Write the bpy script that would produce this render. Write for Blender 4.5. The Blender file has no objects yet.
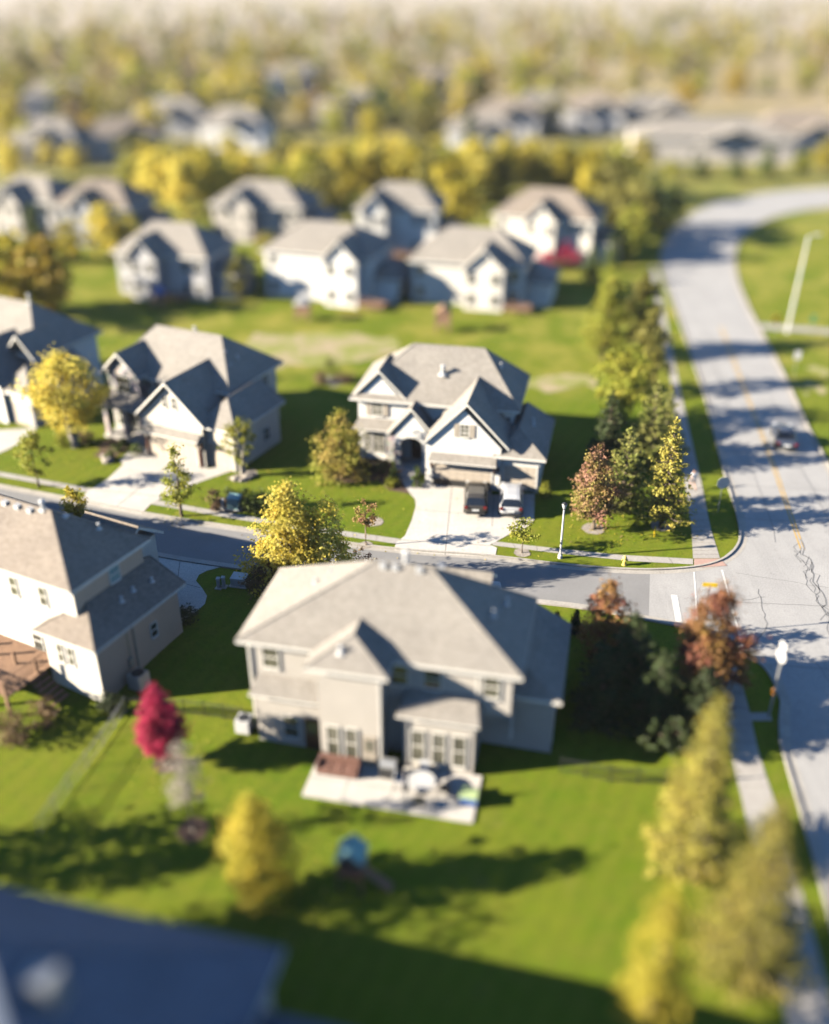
import bpy, bmesh, math, random
from mathutils import Vector, Matrix
R = math.radians
scene = bpy.context.scene
COL = scene.collection

# ------------------------------------------------------------------ camera, world, sun, exposure
FPX, PITCH, CAMH = 963.0, R(29.15), 36.0
cd = bpy.data.cameras.new('camera'); cam = bpy.data.objects.new('camera', cd); COL.objects.link(cam)
cam.location = (0, 0, CAMH); cam.rotation_euler = (R(90) - PITCH, 0, 0)
cd.sensor_fit = 'VERTICAL'; cd.sensor_height = 36.0; cd.lens = 36.0 * FPX / 1024
cd.clip_start = 0.5; cd.clip_end = 9000
cd.dof.use_dof = True; cd.dof.focus_distance = 65.0; cd.dof.aperture_fstop = 0.019; cd.dof.aperture_blades = 0
scene.camera = cam

SUN_EL, SUN_TRAVEL = 21.0, 82.0          # elevation; heading the light travels to, degrees clockwise from +Y
w = bpy.data.worlds.new('World'); scene.world = w; w.use_nodes = True
nt = w.node_tree; bg = nt.nodes['Background']
sky = nt.nodes.new('ShaderNodeTexSky'); sky.sky_type = 'NISHITA'; sky.sun_disc = False
sky.air_density = 1.0; sky.dust_density = 0.0; sky.ozone_density = 6.0
sky.sun_elevation = R(SUN_EL); sky.sun_rotation = R(SUN_TRAVEL + 180)
nt.links.new(sky.outputs[0], bg.inputs[0]); bg.inputs[1].default_value = 0.05
sl = bpy.data.lights.new('sun', 'SUN'); sl.energy = 5.0; sl.angle = R(0.5); sl.color = (1.0, 0.905, 0.745)
so = bpy.data.objects.new('sun', sl); COL.objects.link(so); so.location = (-60, 0, 60)
tv = Vector((math.sin(R(SUN_TRAVEL)) * math.cos(R(SUN_EL)), math.cos(R(SUN_TRAVEL)) * math.cos(R(SUN_EL)), -math.sin(R(SUN_EL))))
so.rotation_euler = tv.to_track_quat('-Z', 'Y').to_euler()
vs = scene.view_settings
vs.view_transform = 'Standard'; vs.look = 'None'; vs.gamma = 1.0; vs.use_curve_mapping = False; vs.exposure = 2.0
scene.render.engine = 'CYCLES'
cy = scene.cycles
cy.use_denoising = True
try: cy.denoiser = 'OPENIMAGEDENOISE'
except Exception: pass
cy.max_bounces = 5; cy.diffuse_bounces = 0; cy.glossy_bounces = 2; cy.transmission_bounces = 3; cy.volume_bounces = 0
cy.transparent_max_bounces = 6; cy.sample_clamp_indirect = 5

# ------------------------------------------------------------------ terrain and placing
def sstep(t): t = max(0.0, min(1.0, t)); return t * t * (3 - 2 * t)
def zt(x, y): return -1.0 * sstep((49.0 - y) / 12.0)      # back yards lie a metre lower than the street

def ray(px, py):
    u = (px - 414.5) / FPX; v = (512 - py) / FPX
    return u, math.cos(PITCH) + v * math.sin(PITCH), -math.sin(PITCH) + v * math.cos(PITCH)
def gp(px, py, z=None):
    dx, dy, dz = ray(px, py)
    zz = 0.0 if z is None else z
    for _ in range(12):
        t = (zz - CAMH) / dz; x, y = dx * t, dy * t
        if z is not None: break
        zz = zt(x, y)
    return (x, y)
def g3(px, py, dz=0.0):
    x, y = gp(px, py); return (x, y, zt(x, y) + dz)
def height_at(px0, py0, py1):
    """height of a vertical thing standing at pixel (px0,py0) whose top shows at row py1"""
    x, y = gp(px0, py0); _, dy, dz = ray(px0, py1)
    return CAMH + dz * y / dy - zt(x, y)

# ------------------------------------------------------------------ materials
def _nodes(name):
    m = bpy.data.materials.new(name); m.use_nodes = True
    t = m.node_tree; return m, t, t.nodes['Principled BSDF']
def mix(t, a, b, fac, kind='MIX'):
    n = t.nodes.new('ShaderNodeMix'); n.data_type = 'RGBA'; n.blend_type = kind
    for i, v in ((6, a), (7, b)):
        if isinstance(v, tuple): n.inputs[i].default_value = (*v, 1)
        else: t.links.new(v, n.inputs[i])
    if isinstance(fac, (int, float)): n.inputs[0].default_value = fac
    else: t.links.new(fac, n.inputs[0])
    return n.outputs[2]
def noise(t, scale, detail=4, rough=0.6, vec=None):
    n = t.nodes.new('ShaderNodeTexNoise'); n.inputs['Scale'].default_value = scale
    n.inputs['Detail'].default_value = detail; n.inputs['Roughness'].default_value = rough
    if vec is None: vec = coord(t)
    t.links.new(vec, n.inputs['Vector']); return n.outputs['Fac']
def coord(t, scale=None):
    n = t.nodes.new('ShaderNodeTexCoord'); o = n.outputs['Object']
    if scale:
        mp = t.nodes.new('ShaderNodeMapping'); mp.inputs['Scale'].default_value = scale
        t.links.new(o, mp.inputs['Vector']); o = mp.outputs[0]
    return o
def ramp(t, fac, a, b):
    n = t.nodes.new('ShaderNodeMapRange'); n.inputs[1].default_value = a; n.inputs[2].default_value = b
    t.links.new(fac, n.inputs[0]); return n.outputs[0]
def bumpto(t, p, h, strength, dist=0.05):
    b = t.nodes.new('ShaderNodeBump'); b.inputs['Strength'].default_value = strength; b.inputs['Distance'].default_value = dist
    t.links.new(h, b.inputs['Height']); t.links.new(b.outputs[0], p.inputs['Normal'])

def mat(name, c, c2=None, scale=3.0, rough=0.7, bump=0.0, metal=0.0, fine=None, spec=None):
    m, t, p = _nodes(name)
    p.inputs['Roughness'].default_value = rough; p.inputs['Metallic'].default_value = metal
    if spec is not None: p.inputs['Specular IOR Level'].default_value = spec
    if c2 is None: c2 = tuple(v * 0.86 for v in c)
    f = ramp(t, noise(t, scale), 0.3, 0.7)
    col = mix(t, c, c2, f)
    if fine:
        f2 = ramp(t, noise(t, fine, 2), 0.3, 0.7)
        col = mix(t, col, mix(t, col, (0.72, 0.72, 0.72), 1.0, 'MULTIPLY'), f2)
    t.links.new(col, p.inputs['Base Color'])
    if bump: bumpto(t, p, noise(t, fine or scale * 6, 3), bump)
    return m

def siding_mat(name, c, lap=0.2):
    m, t, p = _nodes(name); p.inputs['Roughness'].default_value = 0.65
    f = ramp(t, noise(t, 0.8, 5), 0.3, 0.75)
    col = mix(t, c, tuple(v * 0.9 for v in c), f)
    wv = t.nodes.new('ShaderNodeTexWave'); wv.wave_type = 'BANDS'; wv.bands_direction = 'Z'; wv.wave_profile = 'SAW'
    wv.inputs['Scale'].default_value = 0.314 / lap; t.links.new(coord(t), wv.inputs['Vector'])
    bumpto(t, p, wv.outputs['Fac'], 0.5, 0.02)
    t.links.new(col, p.inputs['Base Color']); return m

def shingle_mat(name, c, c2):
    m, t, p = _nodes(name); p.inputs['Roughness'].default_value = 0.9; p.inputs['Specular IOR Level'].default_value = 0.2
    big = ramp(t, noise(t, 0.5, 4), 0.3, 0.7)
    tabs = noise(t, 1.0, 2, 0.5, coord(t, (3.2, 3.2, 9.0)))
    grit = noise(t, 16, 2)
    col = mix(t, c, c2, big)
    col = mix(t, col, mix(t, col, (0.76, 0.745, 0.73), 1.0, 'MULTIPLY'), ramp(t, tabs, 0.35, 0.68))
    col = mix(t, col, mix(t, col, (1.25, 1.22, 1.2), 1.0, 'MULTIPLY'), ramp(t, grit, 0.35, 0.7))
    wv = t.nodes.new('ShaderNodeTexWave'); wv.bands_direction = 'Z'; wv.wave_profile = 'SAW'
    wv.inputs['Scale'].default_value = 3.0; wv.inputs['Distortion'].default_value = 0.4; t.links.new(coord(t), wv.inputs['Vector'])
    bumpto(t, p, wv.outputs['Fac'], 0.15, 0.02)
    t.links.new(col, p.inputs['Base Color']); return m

def stone_mat(name, c, c2):
    m, t, p = _nodes(name); p.inputs['Roughness'].default_value = 0.85
    v = t.nodes.new('ShaderNodeTexVoronoi'); v.inputs['Scale'].default_value = 4.5; t.links.new(coord(t), v.inputs['Vector'])
    col = mix(t, c, c2, ramp(t, noise(t, 3.5, 1), 0.35, 0.65))
    hs = mix(t, col, v.outputs['Color'], 0.12)
    t.links.new(hs, p.inputs['Base Color']); bumpto(t, p, v.outputs['Distance'], 0.5, 0.04); return m

def leaf_mat(name, c, c2, c3=None, trans=0.35):
    m, t, p = _nodes(name)
    oi = t.nodes.new('ShaderNodeObjectInfo')
    n1 = ramp(t, noise(t, 1.1, 3), 0.35, 0.68); n2 = ramp(t, noise(t, 9.0, 2), 0.35, 0.65)
    col = mix(t, c, c2, n1)
    if c3: col = mix(t, col, c3, ramp(t, noise(t, 0.55, 2), 0.45, 0.62))
    col = mix(t, col, mix(t, col, (0.55, 0.6, 0.5), 1.0, 'MULTIPLY'), n2)
    hv = t.nodes.new('ShaderNodeHueSaturation')
    mr = t.nodes.new('ShaderNodeMapRange'); mr.inputs[3].default_value = 0.8; mr.inputs[4].default_value = 1.2
    t.links.new(oi.outputs['Random'], mr.inputs[0]); t.links.new(mr.outputs[0], hv.inputs['Value'])
    t.links.new(col, hv.inputs['Color'])
    p.inputs['Roughness'].default_value = 0.6; p.inputs['Specular IOR Level'].default_value = 0.25
    t.links.new(hv.outputs[0], p.inputs['Base Color'])
    tr = t.nodes.new('ShaderNodeBsdfTranslucent'); t.links.new(hv.outputs[0], tr.inputs['Color'])
    ms = t.nodes.new('ShaderNodeMixShader'); ms.inputs[0].default_value = trans
    t.links.new(p.outputs[0], ms.inputs[1]); t.links.new(tr.outputs[0], ms.inputs[2])
    t.links.new(ms.outputs[0], t.nodes['Material Output'].inputs['Surface']); return m

def ground_mat():
    m, t, p = _nodes('lawn'); p.inputs['Roughness'].default_value = 0.95; p.inputs['Specular IOR Level'].default_value = 0.1
    big = ramp(t, noise(t, 0.09, 5), 0.35, 0.68)
    mid = ramp(t, noise(t, 0.9, 5, 0.7), 0.35, 0.7)
    fin = ramp(t, noise(t, 9.0, 3, 0.7), 0.3, 0.7)
    col = mix(t, (0.125, 0.195, 0.010), (0.20, 0.225, 0.016), big)
    col = mix(t, col, (0.23, 0.21, 0.03), mix(t, (0, 0, 0), (0.6, 0.6, 0.6), mid))
    worn = ramp(t, noise(t, 0.33, 6, 0.75), 0.6, 0.74)
    col = mix(t, col, (0.25, 0.20, 0.06), mix(t, (0, 0, 0), (0.55, 0.55, 0.55), worn))
    col = mix(t, col, (0.07, 0.13, 0.012), mix(t, (0, 0, 0), (0.6, 0.6, 0.6), ramp(t, noise(t, 2.6, 4, 0.75), 0.52, 0.72)))
    wv = t.nodes.new('ShaderNodeTexWave'); wv.bands_direction = 'X'; wv.inputs['Scale'].default_value = 0.28
    wv.inputs['Distortion'].default_value = 3.0; wv.inputs['Detail'].default_value = 1
    mp = t.nodes.new('ShaderNodeMapping'); mp.inputs['Rotation'].default_value = (0, 0, R(28)); t.links.new(coord(t), mp.inputs['Vector'])
    t.links.new(mp.outputs[0], wv.inputs['Vector'])
    col = mix(t, col, mix(t, col, (0.9, 0.93, 0.9), 1.0, 'MULTIPLY'), wv.outputs['Fac'])
    col = mix(t, col, mix(t, col, (0.55, 0.6, 0.5), 1.0, 'MULTIPLY'), fin)
    # rough unmown grass behind the second row
    sy = t.nodes.new('ShaderNodeSeparateXYZ'); t.links.new(coord(t), sy.inputs[0])
    band = ramp(t, sy.outputs['Y'], 84, 96)
    rough = mix(t, col, (0.26, 0.235, 0.045), ramp(t, noise(t, 0.16, 6, 0.75), 0.45, 0.62))
    col = mix(t, col, rough, band)
    # farther off: open fields and rough grass, then a painted haze fade
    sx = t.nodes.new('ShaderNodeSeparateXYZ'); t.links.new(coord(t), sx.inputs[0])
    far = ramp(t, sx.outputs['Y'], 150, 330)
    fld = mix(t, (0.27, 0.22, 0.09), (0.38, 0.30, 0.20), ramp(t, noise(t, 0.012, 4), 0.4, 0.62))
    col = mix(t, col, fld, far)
    col = mix(t, col, (0.40, 0.35, 0.30), mix(t, (0, 0, 0), (0.8, 0.8, 0.8), ramp(t, sx.outputs['Y'], 420, 900)))  # paling of distant haze put into the ground colour
    t.links.new(col, p.inputs['Base Color'])
    bumpto(t, p, noise(t, 14.0, 4, 0.8), 0.6, 0.08); return m

def road_mat():
    m, t, p = _nodes('road_concrete'); p.inputs['Roughness'].default_value = 0.9
    col = mix(t, (0.41, 0.395, 0.38), (0.345, 0.333, 0.322), ramp(t, noise(t, 0.3, 5), 0.3, 0.7))
    lane = noise(t, 1.0, 3, 0.6, coord(t, (0.9, 0.035, 1)))
    col = mix(t, col, (0.31, 0.30, 0.29), mix(t, (0, 0, 0), (0.55, 0.55, 0.55), ramp(t, lane, 0.48, 0.68)))
    col = mix(t, col, (0.20, 0.19, 0.185), mix(t, (0, 0, 0), (0.5, 0.5, 0.5), ramp(t, noise(t, 0.8, 5, 0.7), 0.6, 0.75)))
    col = mix(t, col, mix(t, col, (0.75, 0.75, 0.75), 1.0, 'MULTIPLY'), ramp(t, noise(t, 10, 3), 0.3, 0.7))
    t.links.new(col, p.inputs['Base Color']); bumpto(t, p, noise(t, 12, 3), 0.15); return m
def dirt_mat():
    m, t, p = _nodes('dry_ground'); p.inputs['Roughness'].default_value = 0.95
    col = mix(t, (0.40, 0.31, 0.20), (0.28, 0.22, 0.13), ramp(t, noise(t, 1.3, 6, 0.75), 0.35, 0.65))
    col = mix(t, col, (0.19, 0.21, 0.03), ramp(t, noise(t, 0.2, 7, 0.85), 0.43, 0.56))
    t.links.new(col, p.inputs['Base Color']); bumpto(t, p, noise(t, 4, 4), 0.5); return m
M = {}
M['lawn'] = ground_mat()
M['asphalt'] = mat('asphalt', (0.265, 0.258, 0.254), (0.22, 0.214, 0.21), 0.35, 0.9, 0.2, fine=14)
M['road'] = road_mat()
M['concrete'] = mat('concrete', (0.64, 0.595, 0.535), (0.54, 0.50, 0.45), 0.5, 0.85, 0.1, fine=9)
M['walk'] = mat('sidewalk_concrete', (0.44, 0.41, 0.37), (0.37, 0.34, 0.31), 0.8, 0.85, 0.1, fine=10)
M['kerb'] = mat('kerb_concrete', (0.46, 0.42, 0.37), (0.36, 0.33, 0.29), 0.9, 0.85, 0.1, fine=8)
M['joint'] = mat('joint', (0.17, 0.155, 0.14), rough=0.9)
M['tar'] = mat('tar', (0.19, 0.186, 0.182), rough=0.7)
M['white_paint'] = mat('white_paint', (0.66, 0.65, 0.62), (0.48, 0.47, 0.44), 2.5, 0.7)
M['yellow_paint'] = mat('yellow_paint', (0.55, 0.33, 0.05), (0.4, 0.26, 0.08), 1.5, 0.7)
M['brick_ramp'] = mat('ramp_pavers', (0.42, 0.27, 0.22), (0.36, 0.23, 0.19), 4, 0.85)
M['mulch'] = mat('mulch', (0.13, 0.075, 0.05), (0.075, 0.045, 0.03), 4, 0.95, 0.6, fine=14)
M['rocks'] = mat('pale_rock', (0.42, 0.37, 0.31), (0.25, 0.21, 0.18), 3, 0.9, 0.5, fine=10)
M['dirt'] = dirt_mat()
M['shingle'] = shingle_mat('shingle_tan', (0.265, 0.244, 0.216), (0.225, 0.208, 0.186))
M['shade_blue'] = shingle_mat('shingle_shade_blue', (0.12, 0.145, 0.2), (0.1, 0.125, 0.175))  # blue of the foreground roof's shade put into the shingle colour
M['shingle2'] = shingle_mat('shingle_brown', (0.235, 0.2, 0.166), (0.195, 0.166, 0.14))
M['cream'] = siding_mat('cream_siding', (0.74, 0.69, 0.60))
M['white_sd'] = siding_mat('white_siding', (0.80, 0.77, 0.71))
M['beige'] = siding_mat('beige_siding', (0.62, 0.56, 0.47))
M['tan_sd'] = siding_mat('tan_siding', (0.60, 0.44, 0.32))
M['pale_sd'] = siding_mat('pale_siding', (0.49, 0.445, 0.39))
M['grey_sd'] = siding_mat('grey_siding', (0.45, 0.44, 0.44))
M['trim'] = mat('white_trim', (0.74, 0.70, 0.63), rough=0.5)
M['taupe'] = mat('taupe_paint', (0.42, 0.36, 0.29), rough=0.6)
M['gdoor'] = siding_mat('garage_door_panels', (0.52, 0.44, 0.35), 0.53)
M['stone'] = stone_mat('field_stone', (0.46, 0.42, 0.38), (0.26, 0.22, 0.2))
M['found'] = mat('foundation', (0.42, 0.40, 0.37), (0.34, 0.32, 0.3), 1.5, 0.9)
M['wood_dark'] = mat('dark_wood', (0.11, 0.05, 0.03), (0.07, 0.032, 0.02), 5, 0.45)
M['wood'] = mat('weathered_wood', (0.34, 0.2, 0.12), (0.22, 0.13, 0.08), 4, 0.8, 0.2)
M['red_door'] = mat('red_paint', (0.32, 0.03, 0.025), rough=0.4)
M['glass'] = mat('window_glass', (0.035, 0.038, 0.035), (0.07, 0.068, 0.055), 1.2, 0.06, spec=0.8)
M['glass_warm'] = mat('blind_glass', (0.15, 0.14, 0.10), (0.06, 0.06, 0.045), 1.0, 0.12, spec=0.8)
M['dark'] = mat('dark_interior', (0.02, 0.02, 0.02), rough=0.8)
M['metal_w'] = mat('pale_metal', (0.56, 0.55, 0.53), (0.46, 0.45, 0.44), 2, 0.35)
M['galv'] = mat('galvanised_steel', (0.45, 0.45, 0.44), (0.36, 0.36, 0.36), 3, 0.4, metal=0.6)
M['black'] = mat('black_metal', (0.03, 0.03, 0.032), rough=0.45)
M['hydrant'] = mat('hydrant_paint', (0.6, 0.48, 0.12), rough=0.5)
M['yellow'] = mat('yellow_sign', (0.75, 0.5, 0.02), rough=0.4)
M['orange'] = mat('orange_marker', (0.7, 0.25, 0.02), rough=0.5)
M['green_s'] = mat('green_sign', (0.03, 0.22, 0.09), rough=0.4)
M['teal'] = mat('teal_metal', (0.22, 0.36, 0.36), (0.16, 0.28, 0.29), 2, 0.5)
M['teal_fab'] = mat('teal_canvas', (0.25, 0.45, 0.42), rough=0.8)
M['lime'] = mat('lime_plastic', (0.42, 0.52, 0.25), rough=0.5)
M['blue_pl'] = mat('blue_plastic', (0.08, 0.16, 0.4), rough=0.5)
M['redwood'] = mat('redwood_stain', (0.20, 0.10, 0.075), (0.14, 0.07, 0.05), 4, 0.7)
M['cushion'] = mat('pale_cushion', (0.55, 0.55, 0.56), rough=0.9)
M['bark'] = mat('bark', (0.16, 0.12, 0.085), (0.09, 0.065, 0.045), 6, 0.9, 0.5)
M['bark_pale'] = mat('pale_bark', (0.48, 0.43, 0.36), (0.3, 0.26, 0.22), 5, 0.85, 0.3)
M['rubber'] = mat('tyre_rubber', (0.025, 0.025, 0.025), rough=0.8)
M['rim'] = mat('alloy_rim', (0.5, 0.5, 0.5), rough=0.3, metal=0.9)
M['car_black'] = mat('black_car_paint', (0.05, 0.06, 0.085), rough=0.15, spec=0.7)
M['car_white'] = mat('white_car_paint', (0.45, 0.45, 0.46), (0.42, 0.42, 0.43), rough=0.18, spec=0.6)
M['car_bronze'] = mat('dark_grey_car_paint', (0.075, 0.068, 0.06), rough=0.18, metal=0.3, spec=0.7)
M['car_glass'] = mat('car_glass', (0.012, 0.014, 0.018), rough=0.04, spec=1.0)
M['taillight'] = mat('red_lens', (0.16, 0.008, 0.008), rough=0.15)
M['headlight'] = mat('clear_lens', (0.7, 0.7, 0.7), rough=0.1)
M['plate'] = mat('licence_plate', (0.8, 0.8, 0.78), rough=0.4)
M['skin'] = mat('skin', (0.45, 0.26, 0.18), rough=0.6)
M['shirt'] = mat('white_shirt', (0.75, 0.77, 0.8), rough=0.9)
M['shorts'] = mat('grey_shorts', (0.16, 0.15, 0.16), rough=0.9)
M['hair'] = mat('dark_hair', (0.03, 0.022, 0.018), rough=0.7)
L = {}
L['yellow'] = leaf_mat('leaf_yellow', (0.88, 0.72, 0.12), (0.90, 0.77, 0.2), (0.84, 0.60, 0.08), 0.5)
L['gold'] = leaf_mat('leaf_gold', (0.62, 0.47, 0.05), (0.68, 0.53, 0.07), (0.46, 0.40, 0.05), 0.4)
L['yelgreen'] = leaf_mat('leaf_yellow_green', (0.42, 0.42, 0.05), (0.33, 0.36, 0.05), (0.52, 0.45, 0.06), 0.4)
L['green'] = leaf_mat('leaf_green', (0.10, 0.14, 0.03), (0.17, 0.20, 0.04), (0.08, 0.11, 0.025), 0.3)
L['pine'] = leaf_mat('needle_green', (0.27, 0.28, 0.06), (0.20, 0.22, 0.05), (0.32, 0.29, 0.08), 0.25)
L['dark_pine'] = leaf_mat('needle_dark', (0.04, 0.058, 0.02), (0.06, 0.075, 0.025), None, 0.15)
L['redgreen'] = leaf_mat('leaf_turning_red', (0.44, 0.20, 0.13), (0.38, 0.32, 0.07), (0.50, 0.21, 0.17), 0.35)
L['red'] = leaf_mat('leaf_pink_red', (0.72, 0.05, 0.15), (0.62, 0.035, 0.10), (0.78, 0.08, 0.2), 0.4)
L['orange'] = leaf_mat('leaf_orange', (0.52, 0.33, 0.04), (0.48, 0.36, 0.05), (0.38, 0.24, 0.04), 0.35)
L['olive'] = leaf_mat('leaf_olive', (0.28, 0.25, 0.055), (0.34, 0.28, 0.06), (0.20, 0.19, 0.05), 0.35)
L['brown'] = leaf_mat('leaf_brown', (0.24, 0.15, 0.08), (0.18, 0.11, 0.06), (0.3, 0.19, 0.1), 0.25)
L['spruce_y'] = leaf_mat('needle_yellow_green', (0.40, 0.34, 0.06), (0.31, 0.28, 0.05), (0.46, 0.36, 0.07), 0.25)
L['turning'] = leaf_mat('leaf_turning', (0.45, 0.40, 0.06), (0.50, 0.27, 0.10), (0.40, 0.40, 0.06), 0.35)
L['maroon'] = leaf_mat('leaf_maroon', (0.34, 0.12, 0.06), (0.42, 0.28, 0.06), (0.28, 0.09, 0.07), 0.3)
L['rusty'] = leaf_mat('leaf_rusty', (0.42, 0.36, 0.08), (0.48, 0.25, 0.13), (0.50, 0.24, 0.17), 0.35)
L['dusty'] = leaf_mat('twig_pale', (0.55, 0.46, 0.4), (0.45, 0.38, 0.33), None, 0.1)

# ------------------------------------------------------------------ mesh builder
class MB:
    def __init__(s, mats): s.v = []; s.f = []; s.m = []; s.mats = mats; s.T = None
    def add(s, vs_, fs, mi=0):
        o = len(s.v)
        if s.T is not None: vs_ = [tuple(s.T @ Vector(p)) for p in vs_]
        s.v += [tuple(p) for p in vs_]; s.f += [tuple(i + o for i in f) for f in fs]
        if isinstance(mi, int): s.m += [mi] * len(fs)
        else: s.m += list(mi)
    def box(s, x0, y0, z0, x1, y1, z1, mi=0):
        p = [(x0,y0,z0),(x1,y0,z0),(x1,y1,z0),(x0,y1,z0),(x0,y0,z1),(x1,y0,z1),(x1,y1,z1),(x0,y1,z1)]
        s.add(p, [(3,2,1,0),(4,5,6,7),(0,1,5,4),(1,2,6,5),(2,3,7,6),(3,0,4,7)], mi)
    def tube(s, pts, rad, n=8, mi=0, cap=True):
        pts = [Vector(p) for p in pts]
        if isinstance(rad, (int, float)): rad = [rad] * len(pts)
        rings = []; V = []
        up = Vector((0, 0, 1))
        for i, p in enumerate(pts):
            d = (pts[min(i + 1, len(pts) - 1)] - pts[max(i - 1, 0)]).normalized()
            a = d.cross(up)
            if a.length < 1e-3: a = d.cross(Vector((1, 0, 0)))
            a.normalize(); b = d.cross(a)
            for k in range(n):
                t = 2 * math.pi * k / n
                V.append(p + (a * math.cos(t) + b * math.sin(t)) * rad[i])
        F_ = []
        for i in range(len(pts) - 1):
            for k in range(n):
                k2 = (k + 1) % n
                F_.append((i*n+k, i*n+k2, (i+1)*n+k2, (i+1)*n+k))
        if cap: F_ += [tuple(range(n)), tuple(range((len(pts)-1)*n, len(pts)*n))[::-1]]
        s.add(V, F_, mi)
    def lathe(s, prof, n=16, mi=0, c=(0,0,0)):
        V = []; F_ = []
        for r, z in prof:
            for k in range(n):
                t = 2*math.pi*k/n; V.append((c[0]+r*math.cos(t), c[1]+r*math.sin(t), c[2]+z))
        for i in range(len(prof)-1):
            for k in range(n):
                k2 = (k+1) % n; F_.append((i*n+k, i*n+k2, (i+1)*n+k2, (i+1)*n+k))
        F_ += [tuple(range(n))[::-1], tuple(range((len(prof)-1)*n, len(prof)*n))]
        s.add(V, F_, mi)
    def prism(s, poly, axis, a, b, mi=0):
        """poly in the plane across axis ('y': (x,z) pairs extruded a..b in y; 'x': (y,z); 'z': (x,y))"""
        n = len(poly)
        def P(p, h): return {'y': (p[0], h, p[1]), 'x': (h, p[0], p[1]), 'z': (p[0], p[1], h)}[axis]
        s.add([P(p, a) for p in poly] + [P(p, b) for p in poly],
              [tuple(range(n)), tuple(range(n, 2*n))[::-1]] + [(i, i+n, (i+1) % n + n, (i+1) % n) for i in range(n)], mi)
    def build(s, name, parent=None, smooth=False, fix=True, bevel=0):
        me = bpy.data.meshes.new(name); me.from_pydata(s.v, [], s.f)
        for m in s.mats: me.materials.append(m)
        me.polygons.foreach_set('material_index', s.m)
        if fix:
            bm = bmesh.new(); bm.from_mesh(me); bmesh.ops.recalc_face_normals(bm, faces=bm.faces); bm.to_mesh(me); bm.free()
        if smooth: me.polygons.foreach_set('use_smooth', [True] * len(me.polygons))
        me.update()
        o = bpy.data.objects.new(name, me); COL.objects.link(o)
        if parent: o.parent = parent
        if bevel:
            b = o.modifiers.new('bevel', 'BEVEL'); b.width = bevel; b.segments = 2; b.limit_method = 'ANGLE'
        return o

def tag(o, label, cat, group=None, kind=None):
    o['label'] = label; o['category'] = cat
    if group: o['group'] = group
    if kind: o['kind'] = kind
    return o
def thing(name, label, cat, loc, rz=0.0, group=None):
    o = bpy.data.objects.new(name, None); COL.objects.link(o); o.empty_display_size = 0.3
    o.location = loc; o.rotation_euler = (0, 0, rz); return tag(o, label, cat, group)
def copy_tree(o, parent=None):
    c = o.copy(); COL.objects.link(c)
    if parent: c.parent = parent
    for ch in list(o.children): copy_tree(ch, c)
    return c
def struct(name, mb):
    o = mb.build(name, fix=False); o['kind'] = 'structure'; return o

# ------------------------------------------------------------------ ground
def ground():
    ys = [-60, 0, 20, 30, 36] + [36 + 0.7 * i for i in range(1, 20)] + [52, 60, 80, 120, 200, 400, 800, 1600, 3500]
    xs = [-2800, -800, -200, -60, -20, 0, 20, 60, 200, 800, 2800]
    b = MB([M['lawn']])
    V = [(x, y, zt(x, y)) for y in ys for x in xs]; n = len(xs)
    b.add(V, [(j*n+i, j*n+i+1, (j+1)*n+i+1, (j+1)*n+i) for j in range(len(ys)-1) for i in range(n-1)])
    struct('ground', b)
ground()

def resample(pts, step):
    out = []
    for (a, b) in zip(pts[:-1], pts[1:]):
        d = math.dist(a, b); k = max(1, int(math.ceil(d / step)))
        out += [(a[0] + (b[0]-a[0])*i/k, a[1] + (b[1]-a[1])*i/k) for i in range(k)]
    return out + [pts[-1]]
def smooth_line(pts, it=2):
    for _ in range(it):
        q = [pts[0]]
        for a, b in zip(pts[:-1], pts[1:]):
            q += [(a[0]*.75+b[0]*.25, a[1]*.75+b[1]*.25), (a[0]*.25+b[0]*.75, a[1]*.25+b[1]*.75)]
        pts = q + [pts[-1]]
    return pts
def interp(tab, y):
    tab = sorted(tab)
    if y <= tab[0][0]: a, b = tab[0], tab[1]
    elif y >= tab[-1][0]: a, b = tab[-2], tab[-1]
    else:
        for a, b in zip(tab[:-1], tab[1:]):
            if a[0] <= y <= b[0]: break
    return a[1] + (b[1]-a[1]) * (y-a[0]) / (b[0]-a[0])
def sheet(name, poly, m, dz, kind=True):
    """flat polygon lying on the ground"""
    bm = bmesh.new(); vs_ = [bm.verts.new((x, y, zt(x, y) + dz)) for x, y in poly]
    es = [bm.edges.new((vs_[i], vs_[(i+1) % len(vs_)])) for i in range(len(vs_))]
    bmesh.ops.triangle_fill(bm, use_beauty=True, edges=es)
    for f in bm.faces:
        f.normal_update()
        if f.normal.z < 0: f.normal_flip()
    me = bpy.data.meshes.new(name); bm.to_mesh(me); bm.free(); me.materials.append(m)
    o = bpy.data.objects.new(name, me); COL.objects.link(o)
    if kind: o['kind'] = 'structure'
    return o
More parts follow.
